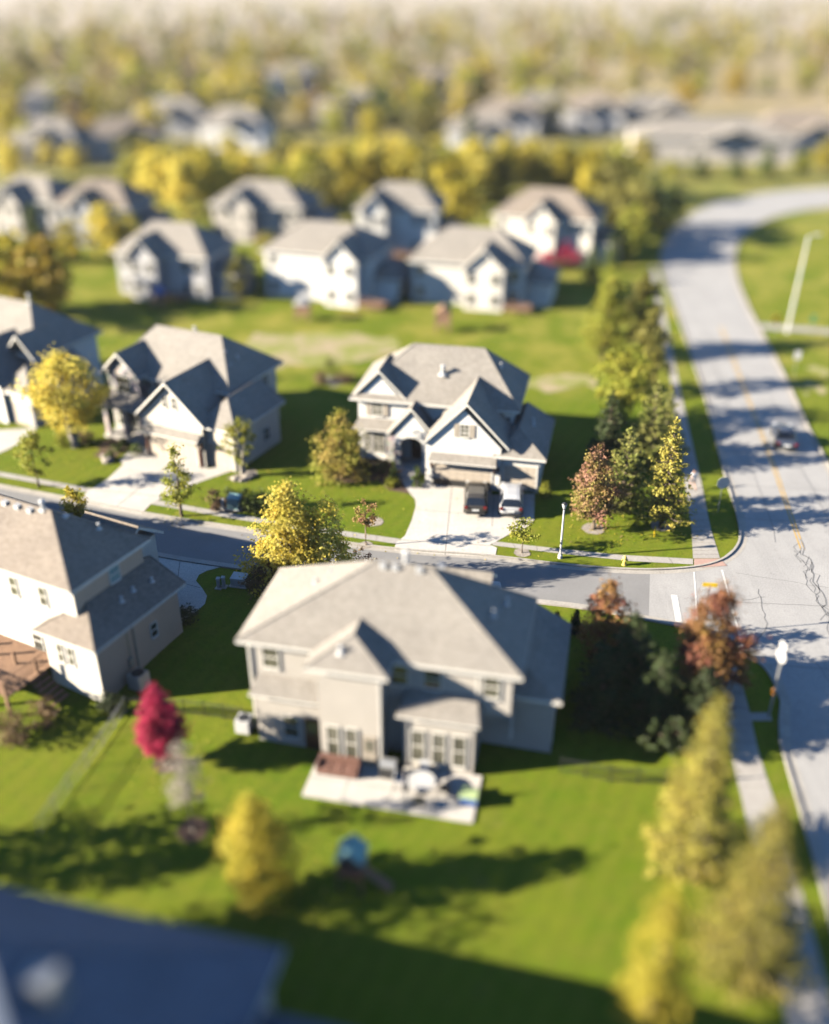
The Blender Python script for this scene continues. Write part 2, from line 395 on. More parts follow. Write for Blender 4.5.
def ribbon(name, pts, width, m, dz, thick=0.0, side=0, b=None, step=0.7):
    """strip along a line; side 0 centred, +1 to the left of travel, -1 to the right; thick makes a raised kerb"""
    own = b is None
    if own: b = MB([m])
    pts = resample(pts, step)
    V = []; F_ = []
    for i, p in enumerate(pts):
        q0, q1 = pts[max(i-1, 0)], pts[min(i+1, len(pts)-1)]
        dx, dy = q1[0]-q0[0], q1[1]-q0[1]; l = math.hypot(dx, dy) or 1; nx, ny = -dy/l, dx/l
        a0, a1 = {0: (-width/2, width/2), 1: (0, width), -1: (-width, 0)}[side]
        for a in (a0, a1):
            x, y = p[0]+nx*a, p[1]+ny*a; z = zt(x, y)
            V += [(x, y, z + dz + thick), (x, y, z - 0.05)] if thick else [(x, y, z + dz)]
    k = 4 if thick else 2
    for i in range(len(pts)-1):
        o, q = i*k, (i+1)*k
        if thick: F_ += [(o+2, o, q, q+2), (o, o+1, q+1, q), (o+3, o+2, q+2, q+3)]
        else: F_ += [(o+1, o, q, q+1)]
    if thick: F_ += [(0, 2, 3, 1), (len(V)-4, len(V)-3, len(V)-1, len(V)-2)]
    b.add(V, F_)
    if own: return struct(name, b)

P_ = lambda *l: [gp(*q) for q in l]
# kerb lines (traced, then laid on the ground)
N_kerb = smooth_line(P_((-140, 462), (-40, 478), (0, 486), (65, 498), (141, 513.5), (220, 526), (348, 544), (403, 551), (488, 556), (564, 566), (632, 571), (680, 570), (714, 565), (734, 554), (743, 537), (737, 510)))
mainL_tab = [(gp(px, py)[1], gp(px, py)[0]) for px, py in ((737, 510), (726, 476.5), (714, 428), (705, 394.5), (679, 317), (668, 288))]
S_kerb = smooth_line(P_((-200, 500), (-60, 520), (40, 536), (147, 554), (188, 561.5), (241, 569), (330, 580), (430, 592), (530, 602), (585, 608), (644, 619), (690, 628), (722, 642), (741, 652), (758, 660), (772, 674), (783, 702)))
# main road: left and right edges as x(y)
Lx = [(10, 16.2), (29.7, 18.9), (36, 19.75), (40.5, 20.25), gp(783, 702)[::-1], gp(772, 676)[::-1], gp(757, 662)[::-1], gp(712, 645)[::-1], gp(704, 573)[::-1], gp(744, 540)[::-1], gp(737, 510)[::-1]] + mainL_tab[1:]
Lx = [(y, x) for y, x in Lx]
ax_, ay_ = gp(668, 288)
Rx = [(10, 29.5), (30, 31.0), (45, 32.2), (60, 33.3)] + [(gp(px, py)[1], gp(px, py)[0]) for px, py in ((829, 467), (808, 429), (784, 376), (749, 310))]
far_L = P_((668, 288), (660, 265), (664, 240), (684, 216), (722, 200), (775, 191), (829, 187), (960, 182))
far_R = P_((749, 310), (736, 280), (733, 252), (744, 232), (772, 216), (829, 206), (960, 200))
yL = gp(668, 288)[1]; yR = gp(749, 310)[1]
def road():
    b = MB([M['road']]); ys = [10 + 0.6*i for i in range(int((yR-10)/0.6)+1)] + [yR]
    V = []; 
    for y in ys:
        V += [(interp(Lx, y), y, zt(0, y)+0.008), (interp(Rx, y), y, zt(0, y)+0.008)]
    b.add(V, [(2*i, 2*i+1, 2*i+3, 2*i+2) for i in range(len(ys)-1)])
    struct('main_road', b)
    poly = [(interp(Lx, yR), yR)] + smooth_line(far_L) + smooth_line(far_R)[::-1]
    sheet('main_road', poly, M['road'], 0.0075)
road()
sheet('side_street', N_kerb + P_((790, 512), (825, 700)) + S_kerb[::-1], M['asphalt'], 0.004)
# the paler concrete apron where the side street meets the main road
ap = [p for p in N_kerb if p[0] > gp(640, 572)[0]] + P_((788, 513), (822, 700)) + [p for p in S_kerb[::-1] if p[0] > gp(648, 619)[0]]
sheet('street_apron', ap, M['road'], 0.0062)

def kerb(name, line, side):
    ribbon(name, line, 0.45, M['kerb'], 0.0125, 0, side)
    off = []
    for i, p in enumerate(line):
        q0, q1 = line[max(i-1, 0)], line[min(i+1, len(line)-1)]
        dx, dy = q1[0]-q0[0], q1[1]-q0[1]; l = math.hypot(dx, dy) or 1
        off.append(p)
    ribbon(name, off, 0.16, M['kerb'], 0.11, 0.001, -side)
kerb('kerb', N_kerb, -1)
kerb('kerb', S_kerb, 1)
left_far = [(interp(Lx, y), y) for y in [gp(737, 510)[1] + 2*i for i in range(24)] if y < yL] + smooth_line(far_L)[:-1]
kerb('kerb', left_far, -1)
left_near = [(interp(Lx, y), y) for y in [gp(783, 702)[1] - 1.5*i for i in range(20)]]
kerb('kerb', left_near, 1)
right_line = [(interp(Rx, y), y) for y in [12 + 2*i for i in range(int((yR-12)/2))]] + smooth_line(far_R)[:-1]
kerb('kerb', right_line, 1)

# painted lines, joints, tar
cy_tab = [(gp(px, py)[1], gp(px, py)[0]) for px, py in ((749, 401), (774, 467), (798, 537), (822, 600))] + [(20, 25.2)]
ylm = MB([M['yellow_paint']])
for off in (-0.13, 0.13):
    ribbon('x', [(interp(cy_tab, y)+off, y) for y in [59 + 2*i for i in range(26)]], 0.11, None, 0.0125, b=ylm)
    ribbon('x', [(interp(cy_tab, y)+off, y) for y in [14 + 2*i for i in range(14)]], 0.11, None, 0.0125, b=ylm)
struct('centre_line', ylm)
wl = MB([M['white_paint']])
ribbon('x', P_((722, 570), (733, 612), (743, 648)), 0.14, None, 0.0165, b=wl)
ribbon('x', P_((694, 572), (695.5, 592), (697, 622)), 0.12, None, 0.0165, b=wl)
ribbon('x', P_((674, 595), (679, 622)), 0.42, None, 0.0165, b=wl)
struct('road_marking', wl)
rng = random.Random(5)
tar = MB([M['tar']])
def crack(a, b_, jit, wd, n=9):
    pts = [(a[0]+(b_[0]-a[0])*i/n + rng.uniform(-jit, jit), a[1]+(b_[1]-a[1])*i/n + rng.uniform(-jit, jit)) for i in range(n+1)]
    ribbon('x', pts, wd, None, 0.0145, b=tar, step=5)
crack(gp(800, 540), gp(829, 615), 0.25, 0.10, 14); crack(gp(795, 545), gp(826, 622), 0.32, 0.06, 16)
crack(gp(803, 548), gp(815, 590), 0.4, 0.05, 14); crack(gp(810, 560), gp(835, 640), 0.35, 0.07, 14)
crack(gp(790, 552), gp(812, 570), 0.35, 0.05, 8); crack(gp(758, 590), gp(768, 628), 0.12, 0.07)
crack(gp(768, 628), gp(750, 650), 0.15, 0.09); crack(gp(735, 573), gp(829, 588), 0.08, 0.04); crack(gp(742, 600), gp(765, 597), 0.1, 0.05)
for y in (63.5, 69, 75, 81, 87, 94, 101, 52.5, 46, 40, 34, 28):
    x0, x1 = interp(Lx, y)+0.5, interp(Rx, y)-0.5
    crack((x0, y), (x1, y-1.0), 0.03, 0.05, 12)
for y0, y1, fx in ((60, 76, 0.26), (78, 104, 0.24), (62, 90, 0.74), (30, 50, 0.3)):
    pts = [(interp(Lx, y)*(1-fx) + interp(Rx, y)*fx + rng.uniform(-.05, .05), y) for y in [y0+2*i for i in range(int((y1-y0)/2))]]
    ribbon('x', pts, 0.05, None, 0.0155, b=tar, step=5)
struct('tar_seams', tar)

# sidewalks
def walk(name, left, right, m, dz=0.02, joints=1.5):
    """sidewalk slab between two edge lines (same number of stations)"""
    b = MB([m, M['joint']]); n = 90
    def at(l, t):
        f = t*(len(l)-1); i = min(int(f), len(l)-2); f -= i
        return (l[i][0]+(l[i+1][0]-l[i][0])*f, l[i][1]+(l[i+1][1]-l[i][1])*f)
    V = []
    for i in range(n+1):
        for l in (left, right):
            x, y = at(l, i/n); V.append((x, y, zt(x, y)+dz))
    b.add(V, [(2*i, 2*i+1, 2*i+3, 2*i+2) for i in range(n)])
    ln = sum(math.dist(a, c) for a, c in zip(left[:-1], left[1:])); k = int(ln/joints)
    for i in range(1, k):
        p, q = at(left, i/k), at(right, i/k); dx, dy = (left[-1][0]-left[0][0])/ln*0.02, (left[-1][1]-left[0][1])/ln*0.02
        b.add([(p[0]-dx, p[1]-dy, zt(*p)+dz+.003), (q[0]-dx, q[1]-dy, zt(*q)+dz+.003), (q[0]+dx, q[1]+dy, zt(*q)+dz+.003), (p[0]+dx, p[1]+dy, zt(*p)+dz+.003)], [(0,1,2,3)], 1)
    o = b.build(name, fix=True); o['kind'] = 'structure'
walk('sidewalk', P_((693, 558.5), (691.5, 529.6), (685.5, 488.6), (676, 428), (671, 380), (660, 335), (655, 300), (650, 265)), P_((720, 558.5), (711, 529.6), (701, 481), (691.5, 440), (680.6, 392), (669, 335), (664, 308), (657, 270)), M['walk'])
walk('sidewalk', P_((490, 541), (560, 549), (620, 555), (693, 559)), P_((493, 545.5), (560, 553.7), (632, 561.4), (693, 564.6)), M['walk'])
walk('sidewalk', P_((150, 499), (217, 511), (300, 525), (400, 539)), P_((150, 504), (217, 516), (300, 530), (400, 544.5)), M['walk'])
walk('sidewalk', P_((-90, 458), (0, 472), (72, 485), (100, 490)), P_((-90, 462), (0, 476.5), (72, 490), (100, 495)), M['walk'])
walk('sidewalk', P_((716, 655), (718, 676), (723, 711), (730, 750), (742, 800), (757, 870), (775, 960), (790, 1040)), P_((739, 655), (741.5, 682), (750, 713), (758, 750), (774, 800), (795, 870), (820, 960), (842, 1040)), M['walk'])
walk('crossing_path', P_((744, 713), (770, 713)), P_((746, 721), (772, 721)), M['walk'], 0.03)
walk('sidewalk', P_((752, 323), (790, 326), (850, 331)), P_((752, 328), (790, 331), (850, 336)), M['walk'])
sheet('tactile_ramp', P_((694, 559), (720, 559), (727, 566), (694, 568)), M['brick_ramp'], 0.03)
sheet('tactile_ramp', P_((718, 648), (738, 653), (739.5, 658), (717, 658)), M['walk'], 0.028)

# driveways
def driveway(poly, joints):
    sheet('driveway', poly, M['concrete'], 0.026)
    jb = MB([M['joint']])
    for a, c in joints: ribbon('x', [a, c], 0.05, None, 0.031, b=jb, step=3)
    struct('driveway_joints', jb)
driveway(P_((410, 494), (415, 499), (416, 506), (412, 520), (405, 536), (396, 543), (394, 550.5), (440, 554.5), (495, 557.5), (497, 548), (490, 545), (512, 533), (528, 527), (534, 521), (534.5, 494), (491.5, 495), (491, 491), (424, 482)),
         [P_((452, 485), (445, 555)), P_((400, 540), (491, 546)), P_((494, 495), (492, 527)), P_((415, 510), (533, 519))])
driveway(P_((125, 463), (108, 479), (87, 492), (80, 501), (112, 509), (141, 514.5), (150, 505), (160, 499), (200, 482), (232, 471), (231, 466), (206, 469), (204, 465), (146, 455)),
         [P_((175, 460), (115, 508)), P_((95, 490), (165, 497)), P_((128, 470), (190, 483))])
driveway(P_((-30, 432), (36, 428), (33, 434), (15, 446), (0, 453), (-30, 462), (-75, 474), (-120, 465)), [P_((20, 432), (-60, 462))])
driveway(P_((138, 549), (147, 554.5), (188, 562), (222, 567), (207, 571), (199, 575), (196, 581), (202, 588), (207, 596), (205, 604), (195, 613), (177, 627), (165, 620), (120, 575)),
         [P_((180, 562), (172, 622)), P_((150, 575), (200, 588))])
driveway(P_((425, 575), (500, 582), (505, 599), (430, 592)), [P_((460, 579), (465, 596))])
# front walks
sheet('front_walk', P_((401, 479), (406, 488), (414, 498), (424, 492), (423, 483), (416, 478), (420, 466), (404, 464)), M['concrete'], 0.022)
sheet('front_walk', P_((136, 446), (129, 452), (119, 461), (124, 465), (147, 456), (148, 448)), M['concrete'], 0.022)
# dry rough ground behind the houses
r2 = random.Random(3)
def blob(pxs, m, name, dz, j=.3):
    pts = smooth_line(P_(*pxs) + [gp(*pxs[0])], 1)
    pts = [(x + r2.uniform(-j, j), y + r2.uniform(-j*1.4, j*1.4)) for x, y in pts[:-1]]
    return sheet(name, pts, m, dz)
blob([(225, 352), (250, 338), (300, 331), (370, 334), (400, 342), (395, 352), (350, 360), (345, 368), (300, 370), (255, 366)], M['dirt'], 'dirt_patch', 0.02, 1.1)
blob([(515, 379), (560, 377), (592, 382), (590, 388), (548, 391), (520, 387)], M['dirt'], 'dirt_patch', 0.02, 1.1)
blob([(800, 384), (815, 382), (816, 392), (809, 396), (803, 390)], M['dirt'], 'dirt_patch', 0.02, 1.1)
blob([(815, 372), (826, 370), (829, 376), (820, 379)], M['dirt'], 'dirt_patch', 0.02, 1.1)
# mulch beds
blob([(95, 455), (100, 440), (130, 436), (128, 446), (118, 456), (112, 461)], M['mulch'], 'mulch_bed', 0.018)
blob([(330, 478), (340, 471), (362, 455), (395, 459), (404, 470), (408, 492), (402, 494), (388, 487), (372, 480), (350, 484)], M['mulch'], 'mulch_bed', 0.018)
blob([(208, 512), (220, 494), (268, 500), (275, 516), (240, 513)], M['mulch'], 'mulch_bed', 0.018)
blob([(229, 477), (240, 470), (256, 472), (252, 482), (236, 482)], M['rocks'], 'rock_bed', 0.018)
blob([(322, 378), (345, 376), (348, 384), (325, 386)], M['rocks'], 'rock_bed', 0.018)
def ring(px, py, r, m='mulch'):
    x, y = gp(px, py)
    sheet('mulch_ring', [(x + r*math.cos(a)*r2.uniform(.9, 1.1), y + r*math.sin(a)*r2.uniform(.9, 1.1)) for a in [i*math.pi/9 for i in range(18)]], M[m], 0.03)
for a in ((593, 529, .85, 'rocks'), (661, 526, .8, 'rocks'), (522, 553, .6, 'rocks'), (168, 763, .8, 'mulch'), (193, 830, .8, 'mulch'), (366, 545, .5, 'rocks'), (374, 522, .7, 'rocks')): ring(*a)

# haze: one closed box of even, thin air
hz = MB([bpy.data.materials.new('haze_air')]); hz.box(-2900, -65, -2.5, 2900, 3600, 41)
hm = hz.mats[0]; hm.use_nodes = True; ht = hm.node_tree; ht.nodes.remove(ht.nodes['Principled BSDF'])
pv = ht.nodes.new('ShaderNodeVolumePrincipled'); pv.inputs['Density'].default_value = 0.0001; pv.inputs['Color'].default_value = (0.92, 0.87, 0.85, 1)
pv.inputs['Anisotropy'].default_value = 0.1
ht.links.new(pv.outputs[0], ht.nodes['Material Output'].inputs['Volume'])
ho = hz.build('haze'); ho['kind'] = 'stuff'; ho['label'] = 'pale haze over the far houses and trees'; ho['category'] = 'haze'

# ------------------------------------------------------------------ houses
FACE = {'front': 0, 'right': R(90), 'back': R(180), 'left': R(-90)}
def wall_T(face, x, y, z): return Matrix.Translation((x, y, z)) @ Matrix.Rotation(FACE[face], 4, 'Z')
def window(root, face, x, y, z, w_, h, nx=2, ny=2, glass='glass', shutters=None, frame='trim', label=None):
    """x, y: middle of the window on the wall plane; z: sill"""
    T = wall_T(face, x, y, z)
    b = MB([M[frame]]); b.T = T; t = 0.07
    b.box(-w_/2-t, -0.06, -t, -w_/2, 0.01, h+t); b.box(w_/2, -0.06, -t, w_/2+t, 0.01, h+t)
    b.box(-w_/2, -0.06, h, w_/2, 0.01, h+t); b.box(-w_/2-.03, -0.1, -t-.04, w_/2+.03, 0.01, 0)
    for i in range(1, nx): xx = -w_/2 + w_*i/nx; b.box(xx-.02, -.045, 0, xx+.02, 0.0, h)
    for i in range(1, ny): zz = h*i/ny; e = .035 if i == ny//2 else .02; b.box(-w_/2, -.05, zz-e, w_/2, 0.0, zz+e)
    f = b.build('window', root)
    g = MB([M[glass]]); g.T = T; g.box(-w_/2, -0.025, 0, w_/2, -0.004, h); g.build('pane', f)
    if shutters:
        for s in (-1, 1):
            sb = MB([M[shutters]]); sb.T = T; c = s*(w_/2+t+0.24)
            sb.box(c-.21, -.05, -.06, c+.21, 0.01, h+.06)
            for k in range(7): zz = h*(k+.5)/7; sb.box(c-.15, -.065, zz-.04, c+.15, -.045, zz+.03)
            sb.build('shutter', root)
    return f
def hip(root, x0, y0, x1, y1, ze, zr, ra, rb, mats=None, name='roof', th=0.2, parent=None):
    """roof over a rectangle of eaves; ra, rb = ridge ends (x,y)"""
    b = MB(mats or [M['shingle'], M['trim']])
    ax, ay = ra; bx, by = rb
    e = [(x0,y0,ze),(x1,y0,ze),(x1,y1,ze),(x0,y1,ze)]; lo = [(p[0],p[1],ze-th) for p in e]
    if abs(bx-ax) >= abs(by-ay):
        fs = [(0,1,5,4),(1,2,5),(2,3,4,5),(3,0,4)]
    else:
        fs = [(0,1,4),(1,2,5,4),(2,3,5),(3,0,4,5)]
    b.add(e + [(ax,ay,zr),(bx,by,zr)], fs, 0)
    b.add(e + lo, [(0,1,5,4),(1,2,6,5),(2,3,7,6),(3,0,4,7),(7,6,5,4)], 1)
    # ridge and hip caps
    caps = [((ax,ay,zr),(bx,by,zr))]
    if abs(bx-ax) >= abs(by-ay): caps += [(e[0],(ax,ay,zr)),(e[3],(ax,ay,zr)),(e[1],(bx,by,zr)),(e[2],(bx,by,zr))]
    else: caps += [(e[0],(ax,ay,zr)),(e[1],(ax,ay,zr)),(e[2],(bx,by,zr)),(e[3],(bx,by,zr))]
    for p, q in caps:
        if math.dist(p, q) > .3: b.tube([p, q], 0.055, 5, 0)
    return b.build(name, root, fix=False)
def gable(root, x0, x1, y0, y1, ze, zr, axis='y', mats=None, th=0.2, name='roof'):
    """two roof slabs; axis = direction of the ridge; x0..x1 spans the slopes, y0..y1 runs along the ridge"""
    b = MB(mats or [M['shingle'], M['trim']]); c = (x0+x1)/2
    def P(u, v, z): return (u, v, z) if axis == 'y' else (v, u, z)
    V = [P(x0,y0,ze),P(c,y0,zr),P(x1,y0,ze),P(x0,y1,ze),P(c,y1,zr),P(x1,y1,ze)]; V += [(p[0],p[1],p[2]-th) for p in V]
    flip = axis == 'x'
    tops = [(0,3,4,1)[::-1],(1,4,5,2)[::-1]]
    rest = [(0,1,7,6),(1,2,8,7),(3,9,10,4),(4,10,11,5),(0,6,9,3),(2,5,11,8),(6,7,10,9),(7,8,11,10)]
    b.add(V, tops + rest, [0, 0] + [1]*8)
    b.tube([V[1], V[4]], 0.055, 5, 0)
    return b.build(name, root)
def shed(root, x0, x1, y_low, y_high, zl, zh, ends=0.35, mats=None, axis='y', th=0.12, name='roof'):
    """lean-to strip: low edge along x at y_low, top at y_high, ends hipped in"""
    b = MB(mats or [M['shingle'], M['trim']])
    def P(u, v, z): return (u, v, z) if axis == 'y' else (v, u, z)
    V = [P(x0,y_low,zl),P(x1,y_low,zl),P(x1-ends,y_high,zh),P(x0+ends,y_high,zh),P(x1,y_high,zl),P(x0,y_high,zl)]
    V += [P(x0,y_low,zl-th),P(x1,y_low,zl-th),P(x1,y_high,zl-th),P(x0,y_high,zl-th)]
    b.add(V, [(0,1,2,3),(1,4,2),(5,0,3),(0,6,7,1),(1,7,8,4),(5,9,6,0),(9,8,7,6),(2,4,8,9,5,3)], [0,0,0,1,1,1,1,1])
    return b.build(name, root)
def walls(root, vols, m, name='wall', gables=(), found=None):
    """vols: (x0,y0,x1,y1,z0,z1[,mat]) ; gables: ((x0,x1,ze,zr),(y0,y1)) filled triangles under gable roofs"""
    b = MB([M[m] if isinstance(m, str) else m, M['found']])
    for v in vols: b.box(v[0], v[1], v[4], v[2], v[3], v[5], 0)
    for (x0, x1, ze, zr), (ya, yb) in gables:
        b.prism([(x0, ze-.3), (x1, ze-.3), (x1, ze), ((x0+x1)/2, zr), (x0, ze)], 'y', ya, yb, 0)
    if found:
        for v in vols[:found]: b.box(v[0]-.03, v[1]-.03, v[4]-.1, v[2]+.03, v[3]+.03, v[4]+.35, 1)
    return b.build(name, root)
def garage_door(root, face, x, y, z, w_, h, openh=0.0):
    T = wall_T(face, x, y, z)
    f = MB([M['trim']]); f.T = T
    f.box(-w_/2-.14, -.05, 0, -w_/2, .02, h+.14); f.box(w_/2, -.05, 0, w_/2+.14, .02, h+.14); f.box(-w_/2, -.05, h, w_/2, .02, h+.14)
    b = MB([M['gdoor']]); b.T = T
    n = 4; hh = (h-openh)/n
    for k in range(n):
        z0 = openh + k*hh; b.box(-w_/2, -.02, z0+.015, w_/2, -.006, z0+hh-.015)
        m_ = max(2, int(w_/0.6))
        for i in range(m_):
            x0 = -w_/2 + w_*i/m_; b.box(x0+.06, -.035, z0+.09, x0+w_/m_-.06, -.015, z0+hh-.09)
    g = b.build('garage_door', root); fr = f.build('garage_frame', root)
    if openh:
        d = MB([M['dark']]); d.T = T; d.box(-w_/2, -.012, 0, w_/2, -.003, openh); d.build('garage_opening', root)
    return g
def door(root, face, x, y, z, w_, h, m='wood_dark', glass=True):
    T = wall_T(face, x, y, z); b = MB([M[m]]); b.T = T
    b.box(-w_/2, -.05, 0, w_/2, 0, h)
    for s in (-.5, .5):
        b.box(s*w_*.5-.16*w_, -.065, .15, s*w_*.5+.16*w_, -.045, h*.42)
    d = b.build('door', root)
    if glass:
        g = MB([M['glass_warm']]); g.T = T; g.box(-w_*.32, -.062, h*.5, w_*.32, -.045, h*.88); g.build('door_glass', d)
    k = MB([M['galv']]); k.T = T; k.lathe([(.0,0),(.035,.01),(.035,.05),(0,.06)], 8, 0, (w_*.4, -.08, h*.45)); k.build('handle', d)
    return d
def pipe(roof, x, y, z, h=0.5, r=0.07, kind='pipe'):
    b = MB([M['metal_w']])
    if kind == 'pipe':
        b.tube([(x,y,z-.3),(x,y,z+h)], r, 8); b.lathe([(r*1.5,0),(r*1.5,.06),(r*.4,.1)], 8, 0, (x,y,z+h)); b.lathe([(r*2.6,0),(r*2.4,.04),(r*1.1,.12)], 10, 0, (x,y,z))
        return b.build('vent_pipe', roof)
    if kind == 'box':
        b.prism([(x-.17, z-.15), (x+.17, z-.15), (x+.17, z+.12), (x-.17, z+.16)], 'y', y-.17, y+.17); return b.build('roof_vent', roof)
    if kind == 'chim':
        b.tube([(x,y,z-.4),(x,y,z+h)], .11, 10); b.lathe([(.18,0),(.18,.04),(.13,.07),(.13,.17),(.19,.19),(.04,.28)], 10, 0, (x,y,z+h)); b.box(x-.2,y-.2,z-.3,x+.2,y+.2,z+.06)
        return b.build('flue', roof)

def origin(px, py, z, ang, lx, ly):
    """world position of a house's local origin given that local (lx,ly,z) shows at a pixel"""
    x, y = gp(px, py, z); a = R(ang); c, s = math.cos(a), math.sin(a)
    return (x - lx*c + ly*s, y - lx*s - ly*c)
SH2 = lambda: [M['shingle2'], M['trim']]

# ---- white house with the two parked cars (A)
def house_a():
    r = thing('house', 'white two storey house with half open double garage door and two parked cars', 'house', (0.88, 69.2, 0), R(-12), 'houses of the subdivision')
    walls(r, [(-6.55, 4.0, 6.45, 11.3, 0, 5.4), (0.0, 0.0, 6.0, 5.0, 0, 3.75), (5.9, 0.35, 9.05, 7.6, 0, 3.05), (-6.45, 3.7, -3.2, 5.0, 0, 3.0)], 'white_sd',
          gables=[((0.0, 6.0, 3.72, 6.72), (0.001, 4.2)), ((-6.55, -2.8, 5.4, 7.45), (3.97, 6.0))])
    m = hip(r, -7.2, 3.55, 6.95, 11.8, 5.45, 9.1, (-2.5, 7.6), (3.4, 7.6))
    pipe(m, .3, 5.6, 7.3, .75, .16, 'pipe'); pipe(m, 1.5, 8.3, 8.3, .5); pipe(m, 4.9, 7.0, 7.8, .3)
    gable(r, -0.1, 6.65, -0.22, 6.4, 3.85, 7.35)
    gable(r, -7.05, -2.3, 3.75, 8.0, 5.55, 7.95)
    w2 = hip(r, 5.4, -0.1, 9.55, 8.0, 3.12, 4.75, (7.2, 1.8), (7.2, 7.4))
    pipe(w2, 8.0, 4.6, 4.2, .3); pipe(w2, 8.1, 4.0, 4.15, .2)
    # entry gable with an arch
    b = MB([M['white_sd'], M['stone']])
    arch = [(-3.0, 0), (-2.55, 0), (-2.55, 2.35)] + [(-1.65 - .9*math.cos(math.pi*i/8), 2.35 + .62*math.sin(math.pi*i/8)) for i in range(1, 8)] + [(-.75, 2.35), (-.75, 0), (-.05, 0), (-.05, 3.2), (-1.6, 5.1), (-3.0, 3.45)]
    b.prism(arch, 'y', 2.2, 2.5); b.box(-3.0, 2.5, 0, -2.8, 4.0, 3.2)
    b.build('entry_wall', r)
    s_ = MB([M['stone']]); s_.box(-3.05, 2.12, 0, -2.5, 2.2, 2.35); s_.box(-4.05, 3.55, 0, -3.0, 3.99, 2.75); s_.build('stone_facing', r)
    gable(r, -3.75, 0.55, 2.0, 6.3, 3.15, 5.6)
    d = door(r, 'front', -1.45, 3.98, .25, 1.15, 2.25)
    pf = MB([M['concrete']]); pf.box(-2.9, 1.7, 0, -.1, 3.95, .24); pf.box(-2.5, 1.2, 0, -.7, 1.7, .13); pf.build('porch', r)
    # pent roofs
    shed(r, -6.85, -2.75, 3.1, 3.98, 2.95, 3.62); shed(r, 0.35, 5.75, -.75, -.002, 2.5, 2.95, .1)
    for x in (.5, 5.55):
        br = MB([M['wood_dark']]); br.box(x-.07, -.12, 1.5, x+.07, 0, 2.45); br.tube([(x, -.08, 1.55), (x, -.35, 1.85), (x, -.62, 2.38)], .06, 6)
        br.build('bracket', r)
    fr = MB([M['taupe']])
    fr.prism([(.62, 1.75), (.8, 1.95), (1.3, 2.2), (3.0, 2.32), (5.3, 2.32), (5.3, 2.45), (.62, 2.45)], 'y', -.1, -.06); fr.build('lintel', r)
    garage_door(r, 'front', 2.95, -.004, 0.0, 4.7, 2.3, .62); garage_door(r, 'front', 7.55, .346, 0.0, 2.5, 2.2)
    window(r, 'front', 3.1, 0.0, 4.5, .62, 1.0, 2, 3, 'glass_warm', 'taupe'); window(r, 'front', -4.9, 3.97, 3.95, .85, 1.3, 2, 4, 'glass_warm', 'taupe')
    window(r, 'front', -5.75, 3.7, .75, .62, 1.6, 2, 4, 'glass_warm'); window(r, 'front', -4.75, 3.7, .75, .9, 1.6, 2, 4, 'glass_warm')
    window(r, 'front', 5.9, 3.99, 4.15, .55, .55, 1, 1)
    window(r, 'right', 6.46, 8.5, 3.6, .9, 1.2); window(r, 'front', -1.9, 3.99, 4.1, .7, .9, 1, 2)
    window(r, 'left', -6.56, 7.0, 3.6, .9, 1.3); window(r, 'left', -6.56, 9.4, .9, .9, 1.4)
    window(r, 'back', -3.0, 11.31, 3.6, 1.1, 1.3); window(r, 'back', 3.0, 11.31, 3.6, 1.1, 1.3)
    for px_, pz in ((5.85, 1.75),):
        lb = MB([M['black'], M['glass_warm']]); lb.box(px_-.09, -.2, pz, px_+.09, -.03, pz+.32); lb.lathe([(.14,0),(.02,.14)], 6, 0, (px_,-.12,pz+.32)); lb.build('wall_lamp', r)
    return r
HA = house_a()

